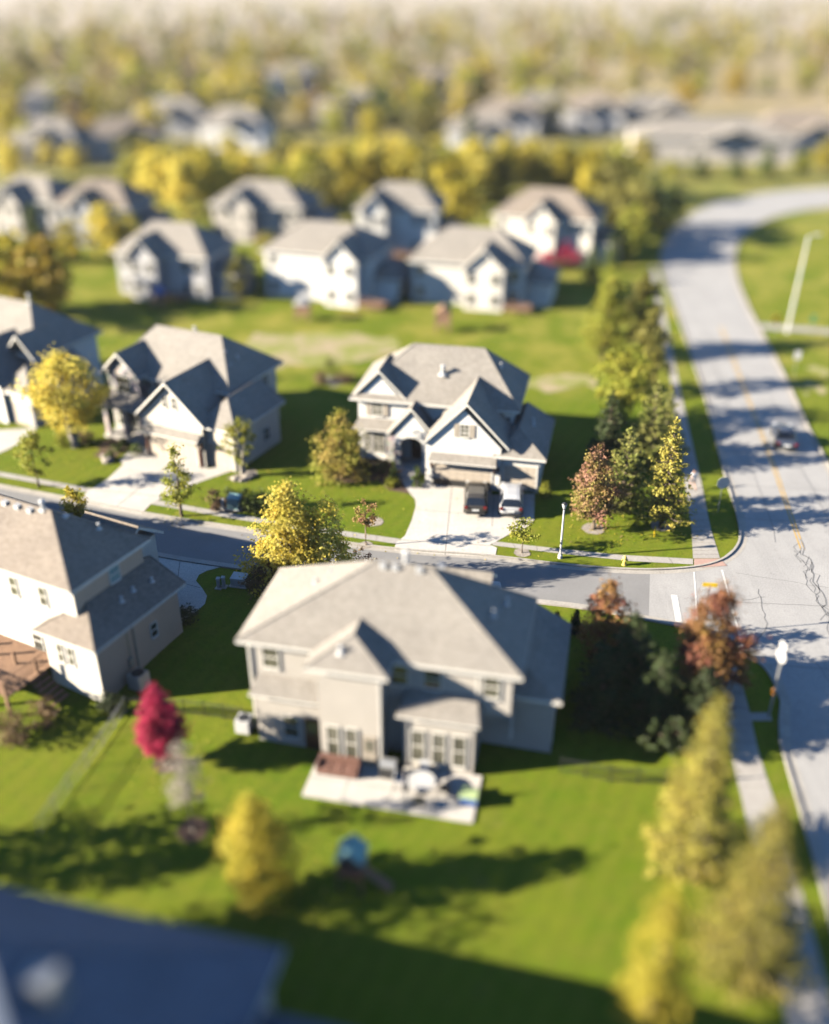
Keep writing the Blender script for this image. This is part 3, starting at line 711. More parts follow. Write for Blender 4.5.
# ---- beige house on the left of it (H2)
def house_b2():
    r = thing('house', 'beige two storey house with stone entrance gable behind the yellow clump tree', 'house', (-23.18, 74.77, 0), R(-25), 'houses of the subdivision')
    walls(r, [(-5.6, 4.0, 6.4, 11.4, 0, 5.4), (0.3, 0.0, 6.4, 5.0, 0, 3.9), (6.3, .5, 9.1, 7.3, 0, 3.7)], 'beige',
          gables=[((0.3, 6.4, 3.9, 6.75), (0.001, 4.2))])
    st = MB([M['stone']]); st.box(-5.5, 2.9, 0, -2.2, 4.2, 5.7); st.prism([(-5.5, 5.69), (-2.2, 5.69), (-3.85, 7.25)], 'y', 2.9, 4.5)
    for x in (-5.3, -3.2, -1.1): st.box(x-.22, 1.6, 0, x+.22, 2.0, 3.1)
    st.build('stone_facing', r)
    m = hip(r, -6.2, 3.5, 6.9, 12.0, 5.45, 8.75, (-3.4, 7.6), (3.6, 7.6))
    for p in ((5.2, 7.4, 7.0), (4.6, 6.6, 7.5), (5.4, 6.0, 6.6)): pipe(m, *p, .3)
    pipe(m, 0.6, 7.9, 8.6, .4, .12)
    gable(r, -0.1, 6.95, -.45, 6.6, 3.95, 7.25); gable(r, -5.9, -1.8, 2.45, 7.5, 5.75, 7.7)
    hip(r, 5.6, .1, 9.6, 7.7, 3.75, 5.7, (7.6, 2.2), (7.6, 7.0))
    shed(r, -5.7, -0.5, 1.3, 2.92, 3.15, 3.85, .3)
    shed(r, .7, 6.3, -.75, -.002, 2.6, 3.05, .1)
    garage_door(r, 'front', 3.2, -.004, 0, 4.75, 2.25); garage_door(r, 'front', 7.65, .496, 0, 2.4, 2.2)
    for x in (.55, 5.95):
        bl = MB([M['wood_dark']]); bl.box(x-.12, -.16, 0, x+.12, -.01, 1.6); bl.tube([(x, -.1, 1.5), (x-.3, -.15, 2.1)], .06, 6); bl.tube([(x, -.1, 1.5), (x+.3, -.15, 2.1)], .06, 6)
        bl.build('bracket', r)
    window(r, 'front', 2.9, 0, 4.9, .4, .95, 1, 2, 'glass', None); window(r, 'front', 3.85, 0, 4.9, .4, .95, 1, 2)
    window(r, 'front', -3.85, 2.9, 3.95, 1.3, 1.5, 2, 2); window(r, 'front', -4.6, 2.9, .7, .8, 1.7); window(r, 'front', -3.3, 2.9, .7, .8, 1.7)
    for x in (-1.9, -1.1, -.3): window(r, 'front', x, 4.0, 4.25, .5, .85, 1, 2)
    window(r, 'front', -.3, 4.0, .7, .9, 1.6); window(r, 'front', 6.15, 3.99, 4.7, .35, .5, 1, 1)
    window(r, 'right', 6.41, 6.5, 4.2, .8, 1.1, glass='glass_warm'); window(r, 'right', 6.41, 9.5, 4.0, .8, 1.1); window(r, 'right', 9.11, 5.2, 1.0, .8, 1.1)
    window(r, 'left', -5.61, 8.0, 3.7, .9, 1.3); window(r, 'back', -2, 11.41, 3.7, 1.1, 1.3)
    door(r, 'front', -1.5, 4.0, .25, 1.0, 2.2, 'red_door', False)
    pf = MB([M['concrete']]); pf.box(-5.6, 1.4, 0, -.4, 4.0, .22); pf.build('porch', r)
    sg = MB([M['black']]); sg.box(6.0, -.09, 1.6, 6.35, -.01, 2.3); sg.build('wall_lamp', r)
    return r
house_b2()

# ---- house cut by the left edge (H3)
def house_c3():
    o = origin(36.2, 428, 0, -28, 3.2, .5)
    r = thing('house', 'house cut by the left edge with blue shaded roofs left of the yellow clump tree', 'house', (o[0], o[1], 0), R(-28), 'houses of the subdivision')
    walls(r, [(-11, 4.0, .9, 11.5, 0, 5.4), (-6.0, 0, 0.2, 5, 0, 3.8), (0.1, .5, 3.2, 7.5, 0, 3.1)], 'white_sd', gables=[((-6.0, 0.2, 3.8, 6.6), (0.001, 4.2))])
    m = hip(r, -11.5, 3.5, 1.4, 12, 5.45, 8.9, (-7.0, 7.6), (-2.9, 7.6)); pipe(m, -2.9, 7.6, 8.8, .7, .2, 'chim')
    gable(r, -6.4, .6, -.45, 6.4, 3.9, 7.0); hip(r, -.4, .1, 3.7, 8, 3.2, 5.2, (1.6, 2.0), (1.6, 7.5))
    gable(r, -2.2, 1.6, 3.0, 7.0, 5.4, 7.4)
    garage_door(r, 'front', -3.0, -.004, 0, 4.7, 2.25); garage_door(r, 'front', 1.75, .496, 0, 2.3, 2.2)
    window(r, 'front', -2.9, 0, 4.6, .6, 1.0); window(r, 'right', .91, 6.5, 3.9, .8, 1.1); window(r, 'right', 3.21, 4.5, 1.0, .9, 1.2)
house_c3()

# ---- big house in the middle foreground, seen from its back yard (B)
def house_mid():
    ang = -12; o = origin(234.7, 640.4, 5.5, ang, 0, 0); z0 = -1.15
    r = thing('house', 'big tan roofed house in the middle foreground seen from its patio side', 'house', (o[0], o[1], 0), R(ang), 'houses of the subdivision')
    walls(r, [(0.5, 0.45, 12.9, 7.0, z0, 5.35), (4.75, -1.0, 8.1, 1.5, z0, 5.35), (12.8, 2.0, 16.75, 8.0, z0, 3.2), (1.0, -.35, 4.76, 1.0, z0, 2.5), (9.15, -.55, 12.9, 1.0, z0, 2.75), (8.8, 6.5, 12.1, 9.8, z0, 4.7), (12.7, 0.455, 14.6, 6.99, 2.5, 5.34)],
          'pale_sd', found=4)
    m = hip(r, 0, 0, 15.15, 7.15, 5.5, 9.15, (6.85, 3.55), (9.75, 3.55))
    for x in (7.25, 7.9, 9.2): pipe(m, x, 3.4, 9.0, .2, kind='box')
    pipe(m, 8.4, 3.7, 9.1, .55, kind='chim'); pipe(m, 10.2, 4.2, 8.8, .2, kind='box')
    pipe(m, 13.2, 3.0, 6.9, .35); pipe(m, 13.7, 4.7, 6.55, .35); pipe(m, 3.4, 3.6, 7.2, .25); pipe(m, 4.2, 4.2, 7.6, .2, kind='box'); pipe(m, 6.0, 4.2, 8.4, .2, kind='box')
    bu = hip(r, 4.2, -1.45, 8.6, 3.0, 5.5, 6.9, (6.5, 0.0), (6.5, 2.3)); pipe(bu, 6.0, -.7, 6.15, .35, .1)
    gable(r, 5.9, 10.3, 8.4, 12.5, 4.75, 6.25, axis='x')
    wg = MB([M['shingle'], M['trim']])
    V = [(15.0-.6, 1.2, 3.3), (17.15, 1.2, 3.3), (17.15, 8.3, 3.3), (15.0-.6, 8.3, 3.3), (14.62, 2.6, 4.7), (14.62, 8.3, 4.7)]
    wg.add(V, [(0, 1, 4), (1, 2, 5, 4), (2, 3, 5), (3, 0, 4, 5)], 0)
    wg.add([V[0], V[1], V[2], V[3]] + [(p[0], p[1], p[2]-.2) for p in V[:4]], [(0,1,5,4),(1,2,6,5),(2,3,7,6),(3,0,4,7),(7,6,5,4)], 1)
    wg.build('roof', r, fix=False)
    shed(r, .75, 4.74, -.75, .44, 2.6, 3.15, .2); shed(r, 8.85, 13.2, -1.0, .44, 2.8, 3.6, .35)
    window(r, 'front', 1.75, .44, 3.7, .85, 1.3, 1, 2, 'glass_warm'); window(r, 'front', 8.75, .44, 3.75, .85, 1.2, 1, 2); window(r, 'front', 10.5, .44, 3.75, .85, 1.2, 1, 2); window(r, 'front', 13.55, .44, 3.7, .8, 1.3, 1, 2, 'glass_warm')
    for x in (5.45, 6.45): window(r, 'front', x, -1.01, z0+.65, .62, 2.0, 1, 2, 'glass_warm')
    for x in (9.95, 11.05, 12.15): window(r, 'front', x, -.56, z0+.75, .66, 2.05, 1, 2, 'glass_warm')
    window(r, 'front', 2.9, -.36, z0+.9, .8, 1.4, 1, 2, 'glass_warm'); door(r, 'front', 4.1, -.36, z0+.25, .85, 2.1, 'wood_dark'); door(r, 'front', 7.45, -1.01, z0+.25, .75, 2.1, 'taupe')
    window(r, 'right', 14.61, 1.2, .8, .7, 1.2); window(r, 'left', .49, 3.5, 3.7, .9, 1.3); window(r, 'left', .49, 4.5, 0, .9, 1.4)
    window(r, 'back', 4, 7.01, 3.7, 1, 1.3); garage_door(r, 'right', 16.76, 4.8, z0+.6, 4.6, 2.2)
    dp = MB([M['trim']])
    for x, y in ((.55, .4), (12.85, .38), (8.05, -1.06)): dp.box(x-.05, y-.06, z0, x+.05, y, 5.3)
    dp.build('downspout', r)
    return r, o, ang, z0
HB, OB, AB, ZB = house_mid()

# ---- cream house at the left edge, lower (C)
def house_left():
    ang = -27; o = origin(94.1, 653.1, 3.55, ang, .4, -.4); z0 = -1.0
    r = thing('house', 'cream house at the left edge with brown roofs and a wooden deck behind it', 'house', (o[0], o[1], 0), R(ang), 'houses of the subdivision')
    walls(r, [(-17.5, .9, -1.9, 6.6, z0, 6.35), (-3.9, 0, 0, 7.05, z0, 3.4), (-7.7, 6, -4.0, 10.0, z0, 4.5)], 'cream', found=2)
    ts = MB([M['tan_sd']]); ts.box(-.01, .02, z0+.36, .012, 7.03, 3.38); ts.box(-1.91, .92, 3.4, -1.888, 6.58, 6.33); ts.build('tan_side_wall', r)
    mr = SH2()
    m = hip(r, -18.0, .4, -1.45, 7.0, 6.45, 8.9, (-14.0, 3.7), (-5.6, 3.7), mr)
    for x in (-9.0, -8.0, -7.0): pipe(m, x, 3.45, 8.72, .2, kind='box')
    pipe(m, -6.2, 3.7, 8.85, .4, kind='chim'); pipe(m, -5.0, 4.1, 8.45, .2, kind='box'); pipe(m, -3.4, 5.0, 7.6, .35)
    w2 = hip(r, -4.3, -.4, .42, 7.45, 3.55, 4.95, (-1.95, 1.75), (-1.95, 7.2), mr)
    pipe(w2, -.8, 3.3, 4.3, .3); pipe(w2, -.9, 4.4, 4.35, .25); pipe(w2, -.7, 5.8, 4.25, .25)
    gable(r, 6.2, 10.4, -8.0, -3.6, 4.6, 6.0, axis='x', mats=mr)
    for x in (-6.6, -4.3): window(r, 'front', x, .89, 4.45, .55, 1.25, 1, 2, 'glass_warm')
    window(r, 'front', -9.2, .89, 4.45, .8, 1.25, 1, 2); window(r, 'front', -5.6, .89, .9, .7, 1.2, 1, 2)
    for x in (-2.75, -1.95): window(r, 'front', x, -.01, 1.6, .42, 1.25, 1, 2, 'glass_warm')
    window(r, 'right', -1.886, 4.1, 5.0, .75, .95, 1, 2, 'teal', None); window(r, 'right', .014, 4.6, 1.3, .5, .9, 1, 2)
    garage_door(r, 'back', -1.9, 7.06, 0, 3.0, 2.2)
    mt = MB([M['galv']]); mt.box(.012, 2.2, .6, .16, 2.55, 1.2); mt.tube([(.08, 2.4, 1.2), (.08, 2.4, 3.2)], .03, 6); mt.build('meter', r)
    dp = MB([M['taupe']]); dp.box(.012, 2.9, z0, .1, 3.0, 3.3); dp.build('downspout', r)
    # wooden deck with stair
    dk = MB([M['wood']]); zd = .9
    for i in range(24): dk.box(-9.6+.24*i, -3.2, zd-.05, -9.6+.24*i+.22, .85, zd)
    for x in (-9.5, -7.6, -5.8, -4.1):
        dk.box(x-.07, -3.2, z0, x+.07, -3.05, zd+1.0); dk.box(x-.07, -.9, z0, x+.07, -.75, zd+.9)
    for z in (zd+.3, zd+.6, zd+.95): dk.box(-9.6, -3.18, z, -3.95, -3.1, z+.07)
    for z in (zd+.3, zd+.6, zd+.95): dk.box(-4.1, -3.1, z, -4.02, -.3, z+.07)
    for k in range(7): dk.box(-4.0+.28*k, -1.6, zd-.2-.22*k, -3.72+.28*k, -.4, zd-.14-.22*k)
    for i in range(30): dk.box(-9.5+.19*i, -3.15, zd, -9.47+.19*i, -3.12, zd+.95)
    d = dk.build('deck', r)
    return r, o, ang
HC, OC, AC = house_left()

# ---- foreground roof cut by the bottom left corner (F)
def house_front():
    ze = 4.6; c1 = gp(285, 948, ze); ang = R(-13.5)
    r = thing('house', 'dark blue shaded roof of a house cut by the bottom left corner', 'house', (c1[0], c1[1], 0), ang, 'houses of the subdivision')
    walls(r, [(-17.5, -12.5, -.5, -.5, -1.1, ze-.1)], 'beige')
    g = hip(r, -18, -13, 0, 0, ze, ze+6.4, (-11.5, -6.5), (-6.5, -6.5), [M['shade_blue'], M['trim']])
    walls(r, [(-.6, -9, 4.4, -2.0, -1.1, 2.9)], 'beige')
    hip(r, -1.2, -9.4, 4.9, -1.5, 3.0, 5.4, (-.5, -4.0), (-.5, -8.0), [M['shade_blue'], M['trim']])
    sk = MB([M['galv']]); sk.box(-5.35, -6.75, 8.9, -4.45, -5.95, 10.2); sk.build('roof_vent', g)
    window(r, 'back', -5, -.49, 1.0, 1.0, 1.3)
house_front()
# ---- the next house along the street, just outside the left edge: its shadow lies across the street
def house_beyond():
    r = thing('house', 'neighbouring house just outside the left edge whose shadow crosses the street', 'house', (-45.5, 55.0, 0), R(-20), 'houses of the subdivision')
    walls(r, [(0, 0, 13, 9, -1, 5.4)], 'beige')
    hip(r, -.6, -.6, 13.6, 9.6, 5.5, 9.6, (3.5, 4.5), (11.0, 4.5), SH2())
    for x in (2, 5, 8, 11): window(r, 'front', x, -.01, 3.6, .9, 1.3); window(r, 'back', x, 9.01, 3.6, .9, 1.3)
house_beyond()

# ---- far houses
def far_house(px, py, ang, w_, d, he, hr, m, roof, label, gx=.3, gw=.38, fl=1.0):
    x, y = gp(px, py)
    r = thing('house', label, 'house', (x, y, 0), R(ang), 'houses of the subdivision')
    sm = [M[roof], M['trim']]
    g0, g1 = w_*gx - w_/2, w_*(gx+gw) - w_/2
    walls(r, [(-w_/2, 0, w_/2, d, 0, he), (g0, -1.8, g1, 1, 0, he-.3), (w_/2-.1, 1.5, w_/2+3.2, d-1, 0, 2.9)], m, gables=[((g0, g1, he-.3, he+1.9), (-1.79, 1.0))])
    hip(r, -w_/2-.5, -.5, w_/2+.5, d+.5, he+.05, hr, (-w_*.22, d*.5), (w_*.22, d*.5), sm)
    gable(r, g0-.4, g1+.4, -2.3, d*.45, he-.25, he+2.35, mats=sm)
    hip(r, w_/2-1.2, 1.1, w_/2+3.7, d-.6, 3.0, 4.6, (w_/2+.7, 3.2), (w_/2+.7, d-2.6), sm)
    for xx in (g0+.9, g1-.9): 
        for z in (.7, he-2.0): window(r, 'front', xx, -1.81, z, .95, 1.35, 1, 2)
    for xx in (-w_/2+1.1, w_/2-1.1, w_/2-2.8):
        if g0-.5 < xx < g1+.5: continue
        for z in (.7, he-1.9): window(r, 'front', xx, -.01, z, .9, 1.3, 1, 2)
    window(r, 'left', -w_/2-.01, d*.4, he-1.9, .9, 1.3, 1, 2); window(r, 'left', -w_/2-.01, d*.6, .8, .9, 1.3, 1, 2)
    dk = MB([M['wood']]); dx = g1 + .3
    dk.box(dx, -2.6, .55, dx+3.2, -.05, .65)
    for xx in (dx, dx+1.6, dx+3.1):
        dk.box(xx, -2.6, 0, xx+.1, -2.5, 1.5)
    dk.box(dx, -2.6, 1.42, dx+3.2, -2.52, 1.5); dk.box(dx, -2.6, 1.0, dx+3.2, -2.54, 1.05); dk.build('deck', r)
    return r
FH = [
 (165, 297, -16, 12.5, 8, 5.4, 8.6, 'grey_sd', 'shingle', 'grey far house with shaded gable end behind the orange tree', .22, .3),
 (318, 300, -17, 14.0, 9, 5.8, 8.8, 'white_sd', 'shingle', 'bright white far house with a broad roof above the dry patch', .62, .3),
 (466, 305, -14, 14.0, 9, 5.2, 8.6, 'cream', 'shingle', 'cream far house with double rear gable behind the brown playhouse', .5, .34),
 (396, 256, -10, 11.5, 9, 6.6, 9.6, 'white_sd', 'shingle', 'tall white far house standing between two lower roofs', .1, .3),
 (540, 262, -20, 14.0, 9, 6.2, 9.4, 'cream', 'shingle2', 'cream far house beside two red bushes', .35, .3),
 (258, 240, -14, 14.5, 9, 5.2, 8.2, 'pale_sd', 'shingle', 'pale far house half hidden behind the bright white house', .2, .3),
 (96, 243, -12, 12.0, 9, 5.4, 8.6, 'grey_sd', 'shingle2', 'grey far house among yellow trees at upper left', .3, .3),
 (25, 235, -18, 12.0, 9, 5.4, 8.4, 'pale_sd', 'shingle', 'pale far house above the orange tree by the left edge', .3, .3),
]
for a in FH: far_house(*a)
def distant(px, py, ang, w_, d, he, hr, m, roof, label):
    x, y = gp(px, py)
    r = thing('house', label, 'house', (x, y, 0), R(ang), 'distant hazy houses')
    walls(r, [(-w_/2, 0, w_/2, d, 0, he)], m)
    hip(r, -w_/2-.5, -.5, w_/2+.5, d+.5, he+.05, hr, (-w_*.25, d*.5), (w_*.25, d*.5), [M[roof], M['trim']])
    gable(r, -w_*.1, w_*.35, -2, d*.45, he-.3, he+2.2, mats=[M[roof], M['trim']])
    for i in range(4):
        window(r, 'front', -w_/2 + w_*(i+.5)/4, -.01, 1.0, 1.2, 1.4, 1, 2)
DL = 'distant house blurred by haze among the far trees'
for i, a in enumerate([(45, 166, -10, 15, 10, 5.5, 9, 'pale_sd', 'shingle'), (125, 163, 8, 17, 10, 5.5, 9, 'pale_sd', 'shingle2'), (170, 138, -5, 18, 10, 5.5, 9, 'grey_sd', 'shingle'), (232, 150, -8, 15, 10, 5.5, 9, 'white_sd', 'shingle'),
          (505, 140, -8, 16, 10, 6, 9.5, 'grey_sd', 'shingle2'), (545, 132, 6, 16, 10, 6, 9.5, 'pale_sd', 'shingle'), (590, 134, -12, 16, 10, 6, 9.5, 'grey_sd', 'shingle2'), (480, 158, -6, 15, 10, 5.5, 9, 'white_sd', 'shingle'),
          (60, 118, 4, 20, 10, 6, 9.5, 'grey_sd', 'shingle'), (350, 128, -9, 18, 10, 6, 9.5, 'pale_sd', 'shingle'), (300, 96, 5, 22, 11, 6, 10, 'white_sd', 'shingle'), (430, 100, -5, 20, 10, 6, 9.5, 'pale_sd', 'shingle2')]):
    distant(*a, label=DL)
distant(712, 163, -6, 34, 16, 5, 8.5, 'pale_sd', 'shingle', 'long pale low building beyond the road bend')
distant(800, 156, -4, 20, 12, 5, 9, 'grey_sd', 'shingle2', 'dark roofed hazy house at the right edge beyond the road bend')
distant(655, 133, 5, 18, 11, 5, 9, 'tan_sd', 'shingle', 'reddish tan hazy house left of the long pale building')

# ------------------------------------------------------------------ vegetation
def leaf_quad(V, F_, c, size, rng, outward=None, asp=0.65):
    n = Vector((rng.gauss(0, 1), rng.gauss(0, 1), rng.gauss(0, 1) + .5))
    if outward is not None: n += outward * 1.1
    if n.length < 1e-4: n = Vector((0, 0, 1))
    n.normalize()
    a = n.cross(Vector((rng.gauss(0, 1), rng.gauss(0, 1), rng.gauss(0, 1))))
    if a.length < 1e-4: a = n.orthogonal()
    a.normalize(); b = n.cross(a); s = size * rng.uniform(.6, 1.3); o = len(V)
    V += [c + a*s, c + b*s*asp, c - a*s, c - b*s*asp]; F_.append((o, o+1, o+2, o+3))
PROF = {
 'oval': lambda t: math.sin(math.pi * min(1, max(0, t))**.85)**.6 if 0 < t < 1 else 0.05,
 'round': lambda t: math.sqrt(max(0.0, 1-(2*t-1)**2)),
 'pyr': lambda t: min(1.0, t*5+.35) * (1-t)**.75 + .05,
 'egg': lambda t: max(.05, math.sin(math.pi*min(1, t*.9+.1)**.6)**.8) if t < .999 else .05,
 'flame': lambda t: min(1, .5+t*2.2)*max(.03, (1-t)**.75)*1.15,
 'col': lambda t: min(1, .7+t*2)*max(.1, (1-t**3)),
}
def crown_mesh(h0, h1, rad, prof, nclump, per, leaf, seed, clump=0.28, lean=0.0, mats=None, holes=.25):
    rng = random.Random(seed); V = []; F_ = []; cl = []
    pf = PROF[prof]; ph = [rng.uniform(0, 6.28) for _ in range(4)]
    for _ in range(nclump):
        for _try in range(30):
            t = rng.random()
            if rng.random() < pf(t)**1.3 + .12: break
        a = rng.uniform(0, 6.283)
        lump = 1 + .16*math.sin(3*a+ph[0]+t*5) + .13*math.sin(5*a+ph[1]-t*9) + .1*math.sin(2*a+ph[2]+t*14)
        rr = rad*pf(t)*lump*(rng.random()**.45)
        c = Vector((rr*math.cos(a) + lean*(t-.3), rr*math.sin(a), h0 + (h1-h0)*t + rng.gauss(0, .02)*(h1-h0)))
        cl.append((c, Vector((math.cos(a), math.sin(a), .5))))
        sc = clump*rad*rng.uniform(.55, 1.25)
        k = int(per*rng.uniform(.6, 1.3))
        for _ in range(k):
            d = Vector((rng.gauss(0, .5), rng.gauss(0, .5), rng.gauss(0, .42)))*sc
            leaf_quad(V, F_, c+d, leaf, rng, Vector((math.cos(a), math.sin(a), .35)))
    me = bpy.data.meshes.new('crown'); me.from_pydata([tuple(v) for v in V], [], F_)
    me.materials.append(mats); me.update(); return me, cl
def trunk_mb(h, r0, cl, m, seed, stems=1, spread=0.0, nlimb=10):
    rng = random.Random(seed+77); b = MB([m])
    for s in range(stems):
        a = 6.283*s/stems + rng.uniform(-.3, .3); bx, by = (.12*math.cos(a), .12*math.sin(a)) if stems > 1 else (0, 0)
        ex, ey = spread*math.cos(a), spread*math.sin(a)
        pts = [(bx + ex*t**1.3 + rng.gauss(0, .02), by + ey*t**1.3 + rng.gauss(0, .02), -.12 + h*t) for t in (0, .08, .3, .55, .8, 1)]
        b.tube(pts, [r0*1.35, r0, r0*.8, r0*.55, r0*.32, r0*.1], 8)
        for c, _ in rng.sample(cl, min(nlimb//stems + 1, len(cl))):
            t = min(.85, max(.2, (c.z - .35*math.hypot(c.x, c.y))/h))
            p0 = Vector((bx + ex*t**1.3, by + ey*t**1.3, -.12 + h*t))
            mid = (p0 + c)/2 + Vector((0, 0, -.08*h*.3))
            b.tube([p0, mid, c], [r0*.4*(1-t*.6), r0*.25*(1-t*.6), r0*.06], 5)
    return b
def tree(name, label, px, py, top, width, prof, leafm, seed, base=.2, nclump=70, per=34, leaf=.16, bark='bark', stems=1, spread=0.0, r0=None, group=None, cat='tree', lean=0, clump=.28, loc=None, h=None, shape=None):
    """tree standing at pixel (px,py); top = pixel row of its tip; width in metres"""
    if loc is None: loc = g3(px, py); h = height_at(px, py, top)
    r = thing(name, label, cat, loc, random.Random(seed).uniform(0, 6.28) if not lean else 0, group)
    me, cl = crown_mesh(h*base, h, width/2, prof, int(nclump*1.15), int(per*1.5), leaf*.78, seed, clump, lean, L[leafm])
    tb = trunk_mb(h*.9, r0 or max(.03, .022*h), cl, M[bark], seed, stems, spread); tb.build('trunk', r, smooth=True)
    o = bpy.data.objects.new('crown', me); COL.objects.link(o); o.parent = r
    return r
def conifer(name, label, px, py, top, width, leafm, seed, base=.06, whorls=22, per=10, droop=.12, needle=.2, group=None, loc=None, h=None, dens=24):
    if loc is None: loc = g3(px, py); h = height_at(px, py, top)
    rng = random.Random(seed); r = thing(name, label, 'tree', loc, rng.uniform(0, 6.28), group)
    V = []; F_ = []; tb = MB([M['bark']]); tb.tube([(0,0,-.1),(0,0,h*.5),(0,0,h*.99)], [.022*h, .014*h, .004], 7)
    for i in range(whorls):
        t = (i + rng.uniform(-.3, .3))/whorls; t = max(0, t); z = h*(base + (1-base)*t)
        R_ = width/2*(1-t)**.85 + .04*width; n = max(3, int(per*(1-t*.55)))
        a0 = rng.uniform(0, 6.28)
        for k in range(n):
            a = a0 + 6.283*k/n + rng.gauss(0, .16); l = R_*rng.uniform(.62, 1.15)
            dr = Vector((math.cos(a), math.sin(a), 0)); side = Vector((-dr.y, dr.x, 0))
            def pt(u): return Vector((0, 0, z)) + dr*l*u + Vector((0, 0, -droop*l*u*1.5 + .26*l*u*u))
            tb.tube([pt(0), pt(.5), pt(.92)], [.008*h*(1-t)+.008, .006*h*(1-t)+.006, .004], 4, cap=False)
            m_ = max(3, int(dens*l/ (width*.4)))
            for j in range(m_):
                u = ((j+rng.random())/m_)**.75
                wd = .34*l*(1-u*.75)+.05
                c = pt(u) + side*rng.uniform(-wd, wd) + Vector((0, 0, rng.gauss(0, .05*l)-.02))
                leaf_quad(V, F_, c, needle*.72, rng, dr*.5 + Vector((0, 0, .6)), .5)
                leaf_quad(V, F_, c + Vector((rng.gauss(0,.1), rng.gauss(0,.1), rng.gauss(0,.07))), needle*.55, rng, dr, .45)
    for _ in range(26): leaf_quad(V, F_, Vector((rng.gauss(0,.06), rng.gauss(0,.06), h*rng.uniform(.9, 1.0))), needle*.6, rng)
    tb.build('trunk', r, smooth=True)
    me = bpy.data.meshes.new('crown'); me.from_pydata([tuple(v) for v in V], [], F_); me.materials.append(L[leafm]); me.update()
    o = bpy.data.objects.new('crown', me); COL.objects.link(o); o.parent = r
    return r
def bush(name, label, px, py, w_, h, leafm, seed, prof='round', n=26, per=26, leaf=.09, group=None, loc=None):
    loc = loc or g3(px, py)
    r = thing(name, label, 'shrub', loc, random.Random(seed).uniform(0, 6), group)
    me, cl = crown_mesh(.03, h, w_/2, prof, n, per, leaf, seed, .4, 0, L[leafm])
    trunk_mb(h*.6, .03, cl, M['bark'], seed, 3, .1, 6).build('stem', r)
    o = bpy.data.objects.new('foliage', me); COL.objects.link(o); o.parent = r
    return r

# trees near the houses
tree('birch_tree', 'large yellow clump tree with several pale stems in front of the beige house', 76, 447, 357, 6.0, 'round', 'yellow', 1, .22, 120, 40, .17, 'bark_pale', 5, 1.2)
tree('birch_tree', 'small yellow green multi stem tree at the corner of the beige house garage', 243, 476, 416, 2.6, 'oval', 'yelgreen', 2, .22, 46, 26, .12, 'bark_pale', 4, .5)
tree('street_tree', 'young green tree on the lawn left of the beige house driveway', 39, 487, 430, 2.6, 'oval', 'yelgreen', 3, .25, 46, 26, .13)
tree('street_tree', 'young yellow green tree in the verge right of the wide left driveway', 182, 516, 447, 2.9, 'pyr', 'yelgreen', 4, .26, 50, 26, .13)
tree('street_tree', 'small yellow tree at the near kerb above the brown roof', 78, 530, 482, 2.4, 'pyr', 'gold', 5, .08, 55, 26, .12)
tree('maple_tree', 'bright yellow tree standing behind the middle foreground house', 293, 592, 487, 5.9, 'pyr', 'yellow', 6, .12, 150, 44, .15, 'bark', 2, .5, clump=.24)
tree('maple_tree', 'smaller bright yellow tree right of the big yellow one behind the ridge', 330, 590, 499, 3.7, 'pyr', 'yellow', 61, .12, 70, 40, .14, clump=.28)
tree('ornamental_tree', 'round tree turning red and yellow green at the left corner of the white house', 341, 478, 414, 4.4, 'egg', 'turning', 7, .06, 110, 36, .13)
tree('ornamental_tree', 'thin young tree with reddish leaves on the verge left of the car driveway', 366, 546, 503, 1.9, 'round', 'redgreen', 8, .52, 24, 22, .11)
tree('ornamental_tree', 'small yellow green verge tree right of the car driveway', 522, 553, 523, 2.3, 'round', 'yelgreen', 9, .42, 30, 22, .11)
tree('maple_tree', 'rust tinted maple on the corner lawn right of the street lamp', 593, 529, 445, 3.9, 'egg', 'rusty', 10, .2, 110, 36, .14)
conifer('pine_tree', 'yellow green pine behind the rust tinted maple', 621, 512, 427, 4.4, 'pine', 11, .06, 16, 8, -.05, .24)
conifer('spruce_tree', 'tall pointed spruce beside the sidewalk near the jogger', 661, 528, 417, 4.4, 'spruce_y', 12, .12, 22, 9, .1, .2)
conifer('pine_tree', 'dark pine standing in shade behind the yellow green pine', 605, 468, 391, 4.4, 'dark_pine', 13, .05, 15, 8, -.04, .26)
conifer('pine_tree', 'dark pine touching the sidewalk behind the pointed spruce', 647, 470, 381, 4.6, 'pine', 14, .05, 15, 9, -.04, .26)
conifer('pine_tree', 'green pine beside the sidewalk with a lit crown above the dark pines', 662, 455, 384, 3.6, 'pine', 15, .05, 16, 8, -.02, .24)
tree('shade_tree', 'yellow olive rounded tree above the dark pines', 620, 425, 345, 5.0, 'round', 'yelgreen', 16, .08, 90, 34, .2)
tree('shade_tree', 'olive rounded tree just beside the sidewalk above the pines', 645, 392, 312, 4.2, 'egg', 'olive', 17, .06, 80, 34, .2)
tree('poplar_tree', 'tall narrow yellow green tree, left of the pair by the road', 603, 358, 266, 4.6, 'col', 'yelgreen', 18, .04, 100, 36, .2)
tree('poplar_tree', 'tall narrow olive tree, right of the pair by the road', 638, 352, 268, 4.0, 'col', 'olive', 19, .04, 90, 36, .2)
